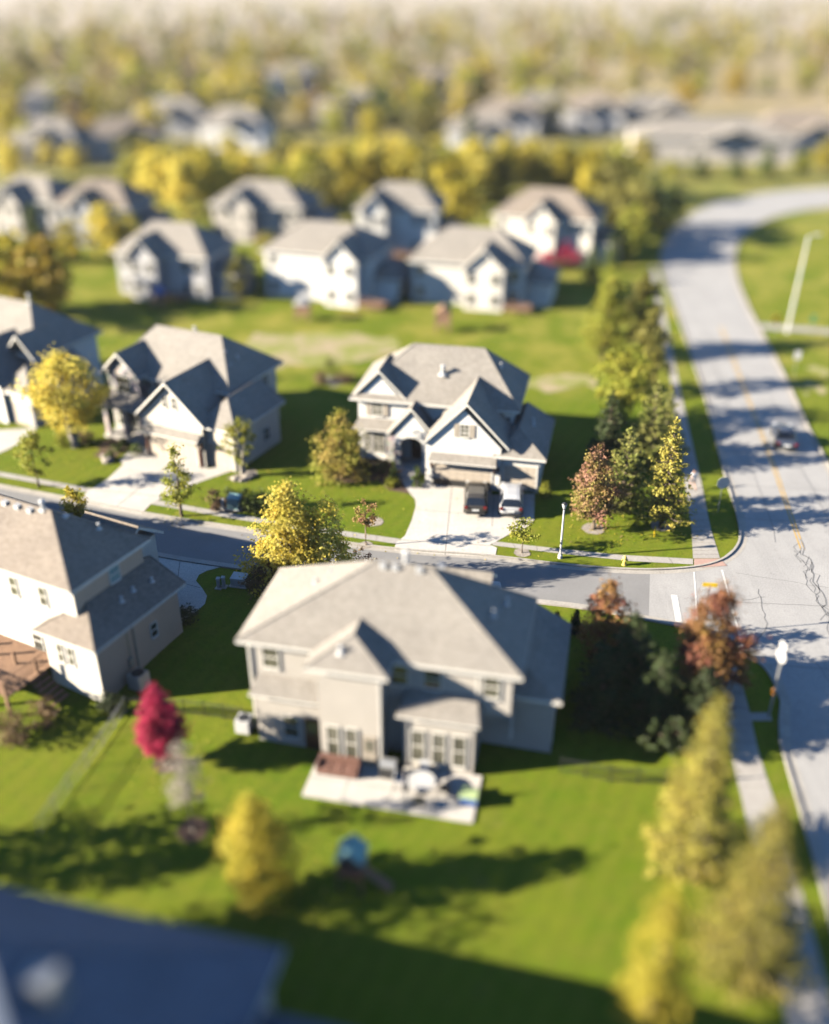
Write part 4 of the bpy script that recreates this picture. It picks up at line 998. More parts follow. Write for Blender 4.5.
# shade group right of the middle house
tree('ornamental_tree', 'red and yellow topped tree on the lawn right of the middle house wing', 604, 655, 578, 3.1, 'egg', 'maroon', 20, .05, 90, 34, .13)
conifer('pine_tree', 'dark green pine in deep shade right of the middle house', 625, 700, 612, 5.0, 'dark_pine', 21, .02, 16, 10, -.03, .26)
conifer('pine_tree', 'dark pine added to deepen the shade beside the near sidewalk below the dark red maple', 694, 745, 668, 4.2, 'dark_pine', 27, .02, 15, 9, -.03, .24)  # added pine: its dark crown fills out the shadow mass here
tree('maple_tree', 'dark red maple with a lit orange tip at the south street corner', 702, 692, 587, 4.3, 'egg', 'maroon', 22, .04, 150, 40, .14)
conifer('arborvitae', 'slim dark evergreen, left of two behind the middle house wing', 556, 632, 612, 1.0, 'dark_pine', 23, .0, 10, 7, -.1, .13)
conifer('arborvitae', 'slim dark evergreen, right of two behind the middle house wing', 575, 632, 610, 1.0, 'dark_pine', 24, .0, 10, 7, -.1, .13)
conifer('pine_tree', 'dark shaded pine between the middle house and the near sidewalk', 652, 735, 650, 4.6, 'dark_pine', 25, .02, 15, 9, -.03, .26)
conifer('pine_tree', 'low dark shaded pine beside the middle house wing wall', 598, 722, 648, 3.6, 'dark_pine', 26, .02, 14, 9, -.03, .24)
# lower foreground
tree('maple_tree', 'bright pink red flame shaped maple on the back lawn', 166, 764, 686, 2.7, 'flame', 'red', 30, .22, 260, 34, .1, clump=.2)
tree('bare_tree', 'pale nearly leafless young tree in the blurred back lawn', 193, 832, 742, 1.9, 'oval', 'dusty', 31, .3, 70, 18, .08, 'bark_pale', 1, 0, .05)
tree('shrub_tree', 'yellow upright tree blurred in the near back lawn', 262, 895, 803, 3.4, 'oval', 'gold', 32, .05, 90, 40, .14)
conifer('spruce_tree', 'big yellow green spruce, left of the pair in the lower right', 688, 862, 693, 4.4, 'spruce_y', 33, .03, 30, 12, .12, .15, dens=40)
conifer('spruce_tree', 'big yellow green spruce, right of the pair in the lower right', 742, 965, 795, 4.8, 'spruce_y', 34, .03, 30, 12, .12, .15, dens=40)
tree('poplar_tree', 'blurred narrow gold tree at the bottom edge', 640, 1060, 880, 2.4, 'col', 'gold', 35, .03, 90, 40, .14)
tree('brown_shrub', 'large brown leaved shrub left of the middle house behind its eave', 266, 600, 563, 2.4, 'round', 'brown', 36, .05, 70, 34, .1)
tree('red_shrub', 'sparse dark red shrub at the kerb behind the middle roof', 364, 575, 549, 1.8, 'round', 'redgreen', 37, .1, 30, 16, .08)
# shrubs
bush('arborvitae', 'small cone evergreen at the right corner of the white house garage', 545, 497, .95, 1.5, 'yelgreen', 40, 'pyr', 30, 30, .08)
bush('spiral_shrub', 'upright clipped evergreen beside the garage walk', 417, 487, .9, 1.75, 'green', 41, 'egg', 30, 30, .08)
bush('spiral_shrub', 'dark twisted topiary left of the front walk', 394, 484, .8, 2.0, 'green', 42, 'flame', 26, 30, .08)
bush('round_shrub', 'light green low rounded shrub at the bed corner by the front walk', 392, 486, 1.2, .7, 'yelgreen', 43)
bush('dark_shrub', 'dark foundation shrub under the bay windows, left one', 368, 472, 1.7, 1.1, 'dark_pine', 44)
bush('dark_shrub', 'dark foundation shrub under the bay windows, right one', 382, 472, 1.7, 1.2, 'dark_pine', 45)
for i, (px, py, s) in enumerate(((111, 459, .8), (118, 452, .9), (124, 447, .8), (137, 456, 1.0))):
    bush('boxwood', 'clipped dark green ball shrub along the beige house walk', px, py, s, s, 'green', 50+i, 'round', 22, 26, .07, 'clipped shrubs along the walk')
bush('grass_clump', 'pale dried plume shrub left of the teal utility box', 217, 508, 1.7, 1.4, 'brown', 55)
for i, (px, py, s) in enumerate(((246, 509, 1.5), (256, 511, 1.6), (266, 513, 1.5), (262, 504, 1.6), (249, 502, 1.4), (232, 499, 1.5))):
    bush('dark_shrub', 'dark green shrub in the bed around the teal utility box', px, py, s, s*.75, 'green', 56+i, 'round', 26, 26, .08, 'bed shrubs by the utility box')
bush('round_shrub', 'low yellow shrub under the yellow clump tree', 63, 446, 1.6, 1.2, 'yelgreen', 65); bush('red_shrub', 'low dusty red shrub beside the beige house porch', 87, 442, 1.6, 1.0, 'brown', 66)
bush('round_shrub', 'rounded green shrub on the rock bed behind the white house', 332, 380, 2.2, 2.2, 'pine', 67); bush('brown_shrub', 'low brown shrub left of the rounded shrub on the rock bed', 321, 383, 1.6, 1.1, 'brown', 68); bush('brown_shrub', 'low brown shrub right of the rounded shrub on the rock bed', 345, 383, 1.7, 1.1, 'brown', 69)
bush('red_bush', 'larger red bush beside the cream far house', 566, 266, 3.4, 3.2, 'red', 70, leaf=.18); bush('red_bush', 'smaller red bush left of the larger red bush', 546, 270, 2.6, 2.4, 'red', 71, leaf=.18)
bush('dark_shrub', 'dark shrub at the street corner of the cream house side wall', 186, 622, 1.5, 1.0, 'dark_pine', 72)
bush('dark_shrub', 'dark shrub by the back corner of the cream house', 110, 712, 1.2, 1.2, 'dark_pine', 73)

bush('brown_shrub', 'brown dried shrub at the foot of the wooden deck, nearer the left edge', 14, 738, 2.2, 1.7, 'brown', 74, n=40)
bush('brown_shrub', 'brown dried shrub beside the wooden deck stair', 47, 722, 1.6, 1.4, 'brown', 75, n=34)
# far trees: a few kinds, copied
def far_kind(name, leafm, prof, seed, label):
    me, cl = crown_mesh(1.2, 10, 3.6, prof, 60, 15, .5, seed, .34, 0, L[leafm])
    r = thing(name, label, 'tree', (0, 0, 0), 0, 'far trees')
    trunk_mb(8.5, .22, cl, M['bark'], seed, 1, 0, 6).build('trunk', r)
    o = bpy.data.objects.new('crown', me); COL.objects.link(o); o.parent = r
    return r
KIND = {
 'y': far_kind('yellow_tree', 'gold', 'round', 201, 'far yellow autumn tree blurred beyond the houses'),
 'Y': far_kind('yellow_tree', 'yellow', 'oval', 202, 'far bright yellow tree blurred beyond the houses'),
 'o': far_kind('olive_tree', 'olive', 'round', 203, 'far olive brown tree blurred beyond the houses'),
 'g': far_kind('green_tree', 'yelgreen', 'oval', 204, 'far yellow green tree blurred beyond the houses'),
 'd': far_kind('dark_tree', 'green', 'pyr', 205, 'far dark green tree blurred beyond the houses'),
 'r': far_kind('orange_tree', 'orange', 'round', 206, 'far orange brown tree blurred beyond the houses'),
}
used = set(); trng = random.Random(11)
def put(k, x, y, s, sx=1.0, label=None, name=None):
    o = KIND[k]
    if k in used: o = copy_tree(o)
    used.add(k)
    o.location = (x, y, zt(x, y)); o.rotation_euler = (0, 0, trng.uniform(0, 6.28)); o.scale = (s*sx, s*sx, s)
    return o
def fput(k, px, py, top, sx=1.0):
    x, y = gp(px, py); h = height_at(px, py, top); return put(k, x, y, h/10, sx)
for a in [('r', 50, 316, 240, 1.1), ('y', 15, 312, 236, 1.1), ('o', -15, 330, 260, 1.0), ('Y', 112, 262, 205, 1.0), ('y', 72, 262, 222, 1.0), ('d', 40, 262, 212, .8), ('Y', 135, 262, 215, .8),
          ('Y', 165, 215, 150, .9), ('Y', 190, 220, 155, .9), ('y', 210, 212, 150, .9), ('g', 238, 208, 160, .9), ('y', 150, 190, 140, .9),
          ('g', 270, 268, 232, .9), ('d', 245, 280, 252, .7), ('g', 200, 295, 255, .6), ('o', 238, 300, 258, .7),
          ('g', 310, 215, 150, .9), ('o', 325, 222, 160, .8), ('y', 345, 205, 145, 1), ('Y', 375, 200, 140, 1), ('y', 408, 205, 142, 1), ('o', 432, 215, 150, .9), ('y', 455, 232, 155, .9), ('Y', 470, 205, 140, 1), ('y', 500, 200, 145, 1), ('Y', 530, 196, 140, 1), ('y', 560, 200, 145, 1), ('y', 590, 205, 148, .9), ('o', 610, 235, 160, 1.0), ('o', 635, 245, 175, .8), ('d', 650, 240, 185, 1.0), ('d', 672, 228, 186, 1.0), ('g', 628, 262, 205, .8), ('y', 440, 248, 205, .7), ('d', 380, 292, 262, .8), ('d', 590, 285, 250, .8), ('d', 610, 272, 240, .8), ('d', 398, 302, 282, .9)]: fput(*a)
for i in range(24):
    x_ = 130 + i*21 + trng.uniform(-8, 8); fput(trng.choice('YYyyog'), x_, trng.uniform(186, 206), trng.uniform(142, 156), trng.uniform(.9, 1.25))
for i in range(16): fput(trng.choice('YyyogoY'), 10 + i*38 + trng.uniform(-12, 12), trng.uniform(168, 182), trng.uniform(132, 146), trng.uniform(.9, 1.3))
# scattered far woods and gardens
cnt = 0
while cnt < 170:
    y = 175 * (1100/175) ** (trng.random()**.8); hw = y*0.47
    x = trng.uniform(-hw, hw)
    if y < 260 and x > 30: continue
    if y < 215 and x > 10 and trng.random() < .6: continue
    pxx = 414.5 + FPX * x / (y*math.cos(PITCH) + 36*math.sin(PITCH))
    if pxx > 610 and y < 265: continue
    put(trng.choice('yyYooogdrg'), x, y, trng.uniform(.6, 1.15), trng.uniform(.85, 1.25)); cnt += 1
for a in [('d', 735, 182, 160, 1.4), ('d', 700, 178, 158, 1.3), ('d', 765, 178, 150, 1.2), ('y', 640, 172, 138, 1.2), ('g', 800, 176, 152, 1.2), ('g', 670, 180, 158, 1.0), ('y', 825, 172, 140, 1.2)]: fput(*a)

# trees standing just outside the left edge: their shadows lie on the near lawn
tree('shade_tree', 'olive tree just outside the left edge nearest the bottom corner', 0, 0, 0, 6.5, 'round', 'olive', 90, .15, 80, 34, .2, loc=(-23.5, 24.5, -1), h=10.5)
tree('shade_tree', 'yellow green tree just outside the left edge beside the back lawns', 0, 0, 0, 5.0, 'round', 'yelgreen', 91, .15, 80, 34, .2, loc=(-27.5, 31.0, -1), h=8)
# fallen leaves below the yellow trees
def litter():
    rng = random.Random(8); b = MB([L['yellow'], L['gold'], L['brown']])
    for px, py, rad, n in ((76, 449, 4.2, 420), (341, 480, 3.2, 160), (243, 477, 2.2, 110), (293, 590, 4.0, 200), (593, 530, 3.0, 180), (168, 766, 2.4, 80), (182, 518, 2.0, 80), (661, 528, 2.4, 90), (262, 895, 3.4, 200), (460, 500, 9, 130), (300, 515, 8, 160)):
        cx, cy_ = gp(px, py)
        for _ in range(n):
            a = rng.uniform(0, 6.28); r_ = rad*rng.random()**.7; x, y = cx + r_*math.cos(a) + rng.uniform(0, rad*.6), cy_ + r_*math.sin(a)
            V = []; F_ = []; leaf_quad(V, F_, Vector((x, y, zt(x, y) + .05)), .07, rng, Vector((0, 0, 3))); b.add(V, F_, rng.choice((0, 0, 1, 1, 2)))
    o = b.build('fallen_leaves', fix=False); tag(o, 'yellow and brown fallen leaves scattered on the lawns', 'leaves', kind='stuff')
litter()

# the hazy wooded distance, one mass
def far_wood():
    rng = random.Random(41); ms = [L[k] for k in ('gold', 'olive', 'yelgreen', 'orange', 'brown', 'green')]; b = MB(ms)
    for _ in range(1500):
        y = 262*(1900/262)**rng.random(); x = rng.uniform(-.5, .5)*y
        if y < 420 and x > .2*y: continue
        if abs(x - .22*y) < .05*y and y < 420: continue
        h = rng.uniform(6, 12); r_ = rng.uniform(2.4, 4.6); k = rng.choices(range(6), (5, 5, 3, 2, 3, 2))[0]; V = []; F_ = []
        for _ in range(26):
            t = rng.random(); a = rng.uniform(0, 6.28); rr = r_*math.sqrt(rng.random())*math.sin(math.pi*min(1, t*.85+.12))**.6
            leaf_quad(V, F_, Vector((x + rr*math.cos(a), y + rr*math.sin(a), 1.2 + (h-1.2)*t)), 1.25, rng, Vector((math.cos(a), math.sin(a), .4)), .8)
        b.add(V, F_, k)
    o = b.build('far_wood', fix=False); tag(o, 'hazy yellow and olive woodland merging along the top of the view', 'woodland', kind='stuff')
far_wood()

# ------------------------------------------------------------------ vehicles
def loft(mb, secs, mi=0, mfun=None):
    n = len(secs[0]); V = [p for s in secs for p in s]; F_ = []; Mi = []
    for i in range(len(secs)-1):
        for k in range(n-1):
            F_.append((i*n+k, i*n+k+1, (i+1)*n+k+1, (i+1)*n+k)); Mi.append(mfun(i, k) if mfun else mi)
    F_ += [tuple(range(n))[::-1], tuple(range((len(secs)-1)*n, len(secs)*n))]; Mi += [mi, mi]
    mb.add(V, F_, Mi)
def car(label, loc, rz, paint, kind='suv', group=None):
    """nose towards +Y"""
    r = thing('parked_car' if kind != 'sedan' else 'car', label, 'car', loc, rz, group)
    W = .92
    if kind == 'suv':
        ln, hood, belt, top = 4.65, 1.02, 1.05, 1.68
        st = [(-2.32,.62,.45,.80),(-2.24,.84,.36,1.0),(-1.9,.9,.3,1.05),(-1.0,.92,.26,1.06),(0,.92,.26,1.05),(.9,.91,.26,1.03),(1.5,.89,.28,.98),(2.0,.84,.32,.88),(2.25,.72,.38,.74),(2.32,.5,.44,.64)]
        cab = [(-2.2,.74,1.03,.70),(-1.95,.75,1.52,.62),(-1.5,.76,1.66,.60),(-.4,.77,1.69,.60),(.25,.77,1.62,.59),(.95,.76,1.12,.66),(1.12,.74,1.0,.68)]
    else:
        st = [(-2.35,.62,.42,.74),(-2.25,.84,.34,.92),(-1.9,.89,.28,.98),(-1.0,.91,.24,.98),(0,.91,.24,.96),(.9,.9,.24,.94),(1.5,.88,.26,.9),(2.0,.83,.3,.8),(2.28,.7,.36,.68),(2.36,.5,.42,.58)]
        cab = [(-1.75,.70,.97,.66),(-1.2,.72,1.32,.58),(-.7,.73,1.44,.56),(.05,.73,1.45,.56),(.4,.73,1.38,.56),(1.05,.73,1.0,.62),(1.2,.7,.92,.64)]
    b = MB([M[paint]]); secs = []
    for y, hw, z0, z1 in st:
        zm = z0 + (z1-z0)*.55
        half = [(hw*.72, z0), (hw*.96, z0+.05), (hw, zm), (hw*.97, z1-.07), (hw*.86, z1), (hw*.4, z1+.025)]
        sec = [(x, y, z) for x, z in half] + [(-x, y, z) for x, z in half[::-1]]
        secs.append(sec + [sec[0]])
    loft(b, secs)
    body = b.build('body', r, smooth=True); sb = body.modifiers.new('sub', 'SUBSURF'); sb.levels = sb.render_levels = 1
    # greenhouse: glass below, painted roof above
    g = MB([M['car_glass']]); rf = MB([M[paint]])
    gs = []
    for y, hw, z1, tw in cab:
        base = .96 if kind == 'suv' else .9
        gs.append([(hw+.05, y, base), (hw, y, base+(z1-base)*.25), (tw, y, z1-.03), (tw*.6, y, z1), (-tw*.6, y, z1), (-tw, y, z1-.03), (-hw, y, base+(z1-base)*.25), (-hw-.05, y, base), (hw+.05, y, base)])
    loft(g, gs); g.build('windows', r, smooth=False)
    top = [s for s in gs[1:-2]]
    V = []; 
    for s in top: V += [(x*1.02, y, z+.012) for x, y, z in s[2:6]]
    F_ = [(4*i+k, 4*i+k+1, 4*i+k+5, 4*i+k+4) for i in range(len(top)-1) for k in range(3)]
    rf.add(V, F_)
    for i in range(len(cab)-1):   # pillars
        for s in (0, 1):
            idx = (1, 2) if s == 0 else (6, 5)
            if i in (0, 1, 3, 4, len(cab)-2): 
                p, q = gs[i][idx[0]], gs[i][idx[1]]; q = (q[0]*1.01, q[1], q[2]); rf.tube([p, q], .035, 5)
    rf.build('roof', r, fix=True)
    for sx in (-1, 1):
        for y in (-1.42, 1.42):
            wb = MB([M['rubber']]); wb.T = Matrix.Translation((sx*.82, y, .34)) @ Matrix.Rotation(R(90), 4, 'Y')
            wb.lathe([(.2,-.1),(.31,-.11),(.34,-.07),(.34,.07),(.31,.11),(.2,.1)], 20); wh = wb.build('wheel', r, smooth=False)
            rb = MB([M['rim']]); rb.T = wb.T; rb.lathe([(.21,-.085),(.21,.085)], 16)
            for k in range(5):
                a = k*1.2566; rb.box(.05*math.cos(a)-.02+.08*math.cos(a), .13*math.sin(a)-.02, sx*.085, .05*math.cos(a)+.02+.08*math.cos(a), .13*math.sin(a)+.02, sx*.1)
            rb.build('rim', wh)
        t = MB([M['taillight']]); zz = .86 if kind == 'suv' else .8
        t.box(sx*.72-.13, -2.36, zz-.1, sx*.72+.13, -2.16, zz+.1); t.build('taillight', r, bevel=.03)
        h = MB([M['headlight']]); h.box(sx*.66-.15, 2.1, .66, sx*.66+.15, 2.3, .78); h.build('headlight', r, bevel=.03)
        mi = MB([M[paint]]); mi.box(sx*.98-.1, .72, 1.0, sx*.98+.1, .84, 1.14); mi.build('mirror', r, bevel=.03)
    p = MB([M['plate']]); p.box(-.26, -2.395, .62, .26, -2.34, .76); p.build('licence_plate', r)
    bp = MB([M['black']]); bp.box(-.75, -2.4, .34, .75, -2.2, .48); bp.build('bumper', r, bevel=.04)
    return r
ha = R(-12)
def a_loc(x, y):  # a spot in the white house's own axes
    c, s = math.cos(ha), math.sin(ha); return (0.88 + x*c - y*s, 69.2 + x*s + y*c, .03)
car('dark brown black suv parked on the driveway left of the white car', a_loc(4.5, -2.45), R(-4), 'car_bronze', 'suv', 'cars on the driveway')
car('white suv parked on the driveway before the single garage door', a_loc(7.2, -2.1), R(-5.5), 'car_white', 'suv', 'cars on the driveway')
cx_, cy_ = gp(783, 442)
car('dark blue grey sedan driving up the main road between tree shadows', (cx_, cy_, .02), R(-13), 'car_black', 'sedan')

# ------------------------------------------------------------------ street furniture
def lamp(px, py, top):
    x, y, z = g3(px, py); h = height_at(px, py, top)
    r = thing('street_lamp', 'pale street lamp post on the verge right of the car driveway', 'street lamp', (x, y, z))
    b = MB([M['metal_w']]); b.lathe([(.16,0),(.16,.25),(.1,.32),(.085,.5),(.07,h-.55),(.06,h-.5)], 12); b.build('pole', r, smooth=False)
    hd = MB([M['black']]); hd.lathe([(.07,h-.5),(.1,h-.46),(.1,h-.42)], 12); hd.lathe([(.2,h-.08),(.16,h-.02),(.04,h+.05)], 12); hd.build('lamp_cap', r)
    gl = MB([M['metal_w']]); gl.lathe([(.1,h-.42),(.19,h-.1),(.19,h-.085)], 12); gl.build('lamp_shade', r)
lamp(560, 558, 503)
def octagon(b, r_, z, y0, y1, mi=0): b.prism([(r_*math.cos(R(22.5+45*k)), z + r_*math.sin(R(22.5+45*k))) for k in range(8)], 'y', y0, y1, mi)
def sign_thing(name, label, px, py, rz): return thing(name, label, 'sign', g3(px, py), rz)
# octagonal sign seen from its bare back
r = sign_thing('road_sign', 'bare grey octagonal sign back on a post at the north street corner', 718, 512, R(8))
h = height_at(718, 512, 483); b = MB([M['galv']]); b.box(-.03, .03, -.1, .03, .07, h+.3); b.build('post', r)
b = MB([M['metal_w']]); octagon(b, .5, h, 0, .02); b.build('sign_panel', r)
# white panel on the south corner
r = sign_thing('road_sign', 'tall white sign panel lit edge on at the near south corner verge', 767, 718, R(-74))
h = height_at(767, 718, 642); b = MB([M['galv']]); b.box(-.05, .03, -.1, .05, .12, h-.25); b.build('post', r)
b = MB([M['metal_w']]); octagon(b, .4, h-.95, -.02, .02); b.box(-.26, -.03, h-.5, .26, .0, h-.05); b.build('sign_panel', r)
b = MB([M['orange']]); b.box(-.09, -.03, 1.75, .09, .02, 2.05); b.build('marker', r)
# yellow blade behind the red maple
r = sign_thing('street_name_sign', 'yellow blade sign with white blade under it above the dark red maple', 701, 634, R(-6))
h = height_at(701, 634, 583); b = MB([M['galv']]); b.tube([(0,0,-.1),(0,0,h-.1)], .035, 8); b.build('post', r)
b = MB([M['yellow']]); b.box(-.42, -.02, h-.27, .45, .02, h); b.build('yellow_blade', r)
b = MB([M['metal_w']]); b.box(-.4, -.02, h-.62, .1, .02, h-.36); b.build('white_blade', r)
# right side of the main road
r = thing('utility_pole', 'tall pale leaning pole on the far right lawn', 'pole', g3(787, 333)); h = height_at(787, 333, 236)
b = MB([M['metal_w']]); b.tube([(0,0,-.2),(.15,0,h*.5),(.3,0,h)], [.16,.13,.1], 10); b.build('pole', r); b = MB([M['metal_w']]); b.tube([(.3,0,h-.1),(1.2,.2,h+.1)], .05, 6); b.box(1.0,.05,h+.02,1.7,.35,h+.16); b.build('lamp_arm', r)
r = sign_thing('warning_sign', 'yellow diamond warning sign beside the far right lawn path', 773, 338, R(6)); h = height_at(773, 338, 319)
b = MB([M['galv']]); b.box(-.03,.02,-.1,.03,.06,h+.4); b.build('post', r); b = MB([M['yellow']]); q = .62; b.prism([(0,h-q),(q,h),(0,h+q),(-q,h)], 'y', -.01, .015); b.build('sign_panel', r)
r = sign_thing('road_sign', 'white rectangular sign on a thin post right of the road', 793, 379, R(-8)); h = height_at(793, 379, 355)
b = MB([M['galv']]); b.box(-.03,.02,-.1,.03,.06,h+.4); b.build('post', r); b = MB([M['metal_w']]); b.box(-.32,-.01,h-.45,.32,.015,h+.45); b.build('sign_panel', r)
r = sign_thing('road_sign', 'small green sign near the right edge by the far lawn path', 810, 336, R(-8)); h = height_at(810, 336, 316)
b = MB([M['galv']]); b.box(-.03,.02,-.1,.03,.06,h+.2); b.build('post', r); b = MB([M['green_s']]); b.box(-.35,-.01,h-.75,.35,.015,h-.35); b.box(-.25,-.01,h-.25,.25,.015,h+.15); b.build('sign_panel', r)
# hydrant, marker stake, boxes
r = thing('fire_hydrant', 'yellow fire hydrant in the verge below the corner lawn', 'hydrant', g3(624, 565))
b = MB([M['hydrant']]); b.lathe([(.17,0),(.17,.06),(.12,.08),(.12,.5),(.16,.52),(.16,.58),(.12,.68),(.04,.76)], 12); b.build('barrel', r)
b = MB([M['hydrant']]); b.tube([(-.22,0,.42),(.22,0,.42)], .06, 8); b.tube([(0,-.2,.4),(0,.05,.4)], .075, 8); b.build('outlet', r)
r = thing('marker_stake', 'thin tan stake on the lawn before the pointed spruce', 'stake', g3(654, 537)); b = MB([M['yellow']]); b.box(-.04,-.04,-.1,.04,.04,.85); b.prism([(-.04,.85),(.04,.85),(0,.95)],'y',-.04,.04); b.build('stake', r)
def util(name, label, px, py, w_, d, h, m, cap=True):
    r = thing(name, label, 'utility box', g3(px, py), R(-12)); b = MB([M[m]]); b.box(-w_/2,-d/2,0,w_/2,d/2,h*.8); b.prism([(-d/2,h*.8),(d/2,h*.8),(d/2,h),( -d/2,h*.9)],'x',-w_/2-.03,w_/2+.03); b.build('cabinet', r, bevel=.02)
    b = MB([M['concrete']]); b.box(-w_/2-.12,-d/2-.12,-.05,w_/2+.12,d/2+.12,.06); b.build('pad', r)
util('utility_box', 'teal transformer box in the shrub bed beside the verge', 235, 508, .95, .8, 1.1, 'teal')
util('utility_box', 'pale blue transformer box on the shaded lawn beside the street', 240, 584, 1.0, .8, .7, 'metal_w')
for i, (px, py) in enumerate(((219, 588), (224, 587))):
    util('pedestal', ('left', 'right')[i] + ' one of two slim pale pedestals on the shaded lawn', px, py, .2, .2, .85, 'metal_w')
util('pedestal', 'slim pale pedestal left of the teal transformer box', 223, 509, .22, .22, .9, 'metal_w')
r = thing('air_conditioner', 'grey air conditioner unit beside the tan side wall', 'air conditioner', g3(140, 687), R(-27))
b = MB([M['galv']]); b.box(-.45,-.45,.06,.45,.45,1.05)
for k in range(9): b.box(-.47,-.47,.14+.1*k,.47,.47,.17+.1*k)
b.build('casing', r, bevel=.02); b = MB([M['black']]); b.lathe([(.38,1.055),(.38,1.075),(.1,1.09)], 16); b.build('fan_grille', r)
r = thing('air_conditioner', 'small pale air conditioner unit at the left wall of the middle house', 'air conditioner', g3(245, 730), R(-12)); b = MB([M['metal_w']]); b.box(-.4,-.4,.05,.4,.4,.9)
for k in range(7): b.box(-.415,-.415,.12+.1*k,.415,.415,.15+.1*k)
b.build('casing', r, bevel=.02); b = MB([M['black']]); b.lathe([(.33,.905),(.33,.92),(.1,.935)], 16); b.build('fan_grille', r)

# fences
def fence(pxs, label, m='black', h=1.05):
    pts = resample(P_(*pxs), 2.2); x0, y0 = pts[0]
    r = thing('metal_fence', label, 'fence', (x0, y0, zt(x0, y0)))
    def Q(p, z): return (p[0]-x0, p[1]-y0, zt(*p)-zt(x0, y0)+z)
    for p in pts:
        b = MB([M[m]]); q = Q(p, 0); b.box(q[0]-.025,q[1]-.025,q[2]-.2,q[0]+.025,q[1]+.025,q[2]+h+.06); b.build('post', r)
    b = MB([M[m]])
    for p, q in zip(pts[:-1], pts[1:]):
        for z in (.15, h*.82, h-.03): b.tube([Q(p, z), Q(q, z)], .016, 4)
        for k in range(1, 10):
            t = k/10; c = (p[0]+(q[0]-p[0])*t, p[1]+(q[1]-p[1])*t); a = Q(c, 0); b.tube([(a[0],a[1],a[2]+.1),(a[0],a[1],a[2]+h)], .008, 4, cap=False)
    b.build('rail_panel', r)
fence([(126, 712), (104, 745), (70, 790), (40, 835)], 'thin grey metal fence running down the left back lawn', 'galv')
fence([(128, 712), (165, 712), (205, 716), (243, 722)], 'dark metal fence behind the pink red maple', 'black')
fence([(560, 772), (610, 782), (665, 785), (715, 782)], 'dark metal fence across the lawn right of the middle house', 'black')

# patio behind the middle house
def b_w(x, y):
    a = R(AB); return (OB[0] + x*math.cos(a) - y*math.sin(a), OB[1] + x*math.sin(a) + y*math.cos(a))
def b_loc(x, y, z): q = b_w(x, y); return (q[0], q[1], z)
pz = ZB + .13
pm = MB([M['concrete'], M['joint']]); pm.box(4.5, -3.75, -.4, 13.4, -.5, .0, 0)
for x in (6.6, 9.0, 11.3): pm.box(x-.02, -3.75, .0005, x+.02, -1.2, .003, 1)
pm.box(4.5, -2.42, .0005, 13.4, -2.38, .003, 1)
po = pm.build('patio'); po['kind'] = 'structure'; po.location = (OB[0], OB[1], pz + .12); po.rotation_euler = (0, 0, R(AB)); PZ = pz + .122
r = thing('outdoor_sofa', 'red brown outdoor sofa on the patio against the bump out wall', 'sofa', b_loc(5.9, -1.75, PZ), R(AB))
b = MB([M['redwood']]); b.box(-1.1,-.4,.0,1.1,.35,.28); b.box(-1.1,.25,.28,1.1,.4,.8); b.box(-1.15,-.4,.28,-1.0,.3,.6); b.box(1.0,-.4,.28,1.15,.3,.6); b.build('frame', r, bevel=.02)
for k in (-.66, 0, .66): b = MB([M['redwood']]); b.box(k-.31,-.38,.285,k+.31,.22,.45); b.build('cushion', r, bevel=.05)
r = thing('patio_table', 'pale round table in the middle of the patio', 'table', b_loc(10.5, -2.2, PZ), R(AB)); b = MB([M['metal_w']]); b.lathe([(.7,.7),(.72,.73),(.7,.75)], 20); b.build('tabletop', r); b = MB([M['black']]); b.lathe([(.3,0),(.3,.03),(.05,.06),(.05,.7)], 12); b.build('pedestal', r)
def chair(x, y, rz, m, label):
    r = thing('patio_chair', label, 'chair', b_loc(x, y, PZ), R(AB)+rz, 'patio chairs')
    b = MB([M[m]]); b.box(-.26,-.26,.4,.26,.26,.46); b.build('seat', r, bevel=.02)
    b = MB([M[m]]); b.box(-.26,.2,.46,.26,.26,.92); b.build('backrest', r, bevel=.02)
    for sx in (-1, 1):
        for sy in (-1, 1): b = MB([M['black']]); b.box(sx*.22-.02,sy*.22-.02,0,sx*.22+.02,sy*.22+.02,.4); b.build('leg', r)
chair(9.3, -2.1, R(90), 'cushion', 'pale patio chair left of the round table'); chair(11.7, -2.2, R(-90), 'black', 'black patio chair right of the round table'); chair(10.4, -1.15, 0, 'cushion', 'pale patio chair behind the round table near the wall'); chair(10.6, -3.3, R(180), 'black', 'black patio chair at the near side of the round table')
r = thing('grill', 'black barbecue grill in the nook between the two rear bays', 'grill', b_loc(8.6, -1.6, PZ), R(AB)); b = MB([M['black']]); b.box(-.45,-.28,.12,.45,.28,.85); b.build('cabinet', r, bevel=.02); b = MB([M['galv']]); b.prism([(-.3,.86),(.3,.86),(.28,1.1),(.1,1.22),(-.15,1.2),(-.3,1.05)],'x',-.42,.42); b.build('lid', r); b = MB([M['black']]); b.box(.46,-.25,.8,.85,.25,.84); b.build('side_shelf', r)
r = thing('storage_box', 'lime green box at the right end of the patio', 'box', b_loc(13.0, -2.4, PZ), R(AB)); b = MB([M['blue_pl']]); b.box(-.45,-.35,0,.45,.35,.5); b.build('base', r, bevel=.02); b = MB([M['lime']]); b.box(-.48,-.38,.505,.48,.38,.62); b.build('lid', r, bevel=.03)
r = thing('parasol', 'closed dark parasol standing on the patio beside the round table', 'parasol', b_loc(9.9, -3.3, PZ), 0); b = MB([M['galv']]); b.lathe([(.28,0),(.28,.08),(.03,.12),(.03,2.4)], 12); b.build('pole', r); b = MB([M['shorts']]); b.lathe([(.03,.95),(.17,1.05),(.13,1.6),(.06,2.25),(.02,2.42)], 10); b.build('canopy', r)
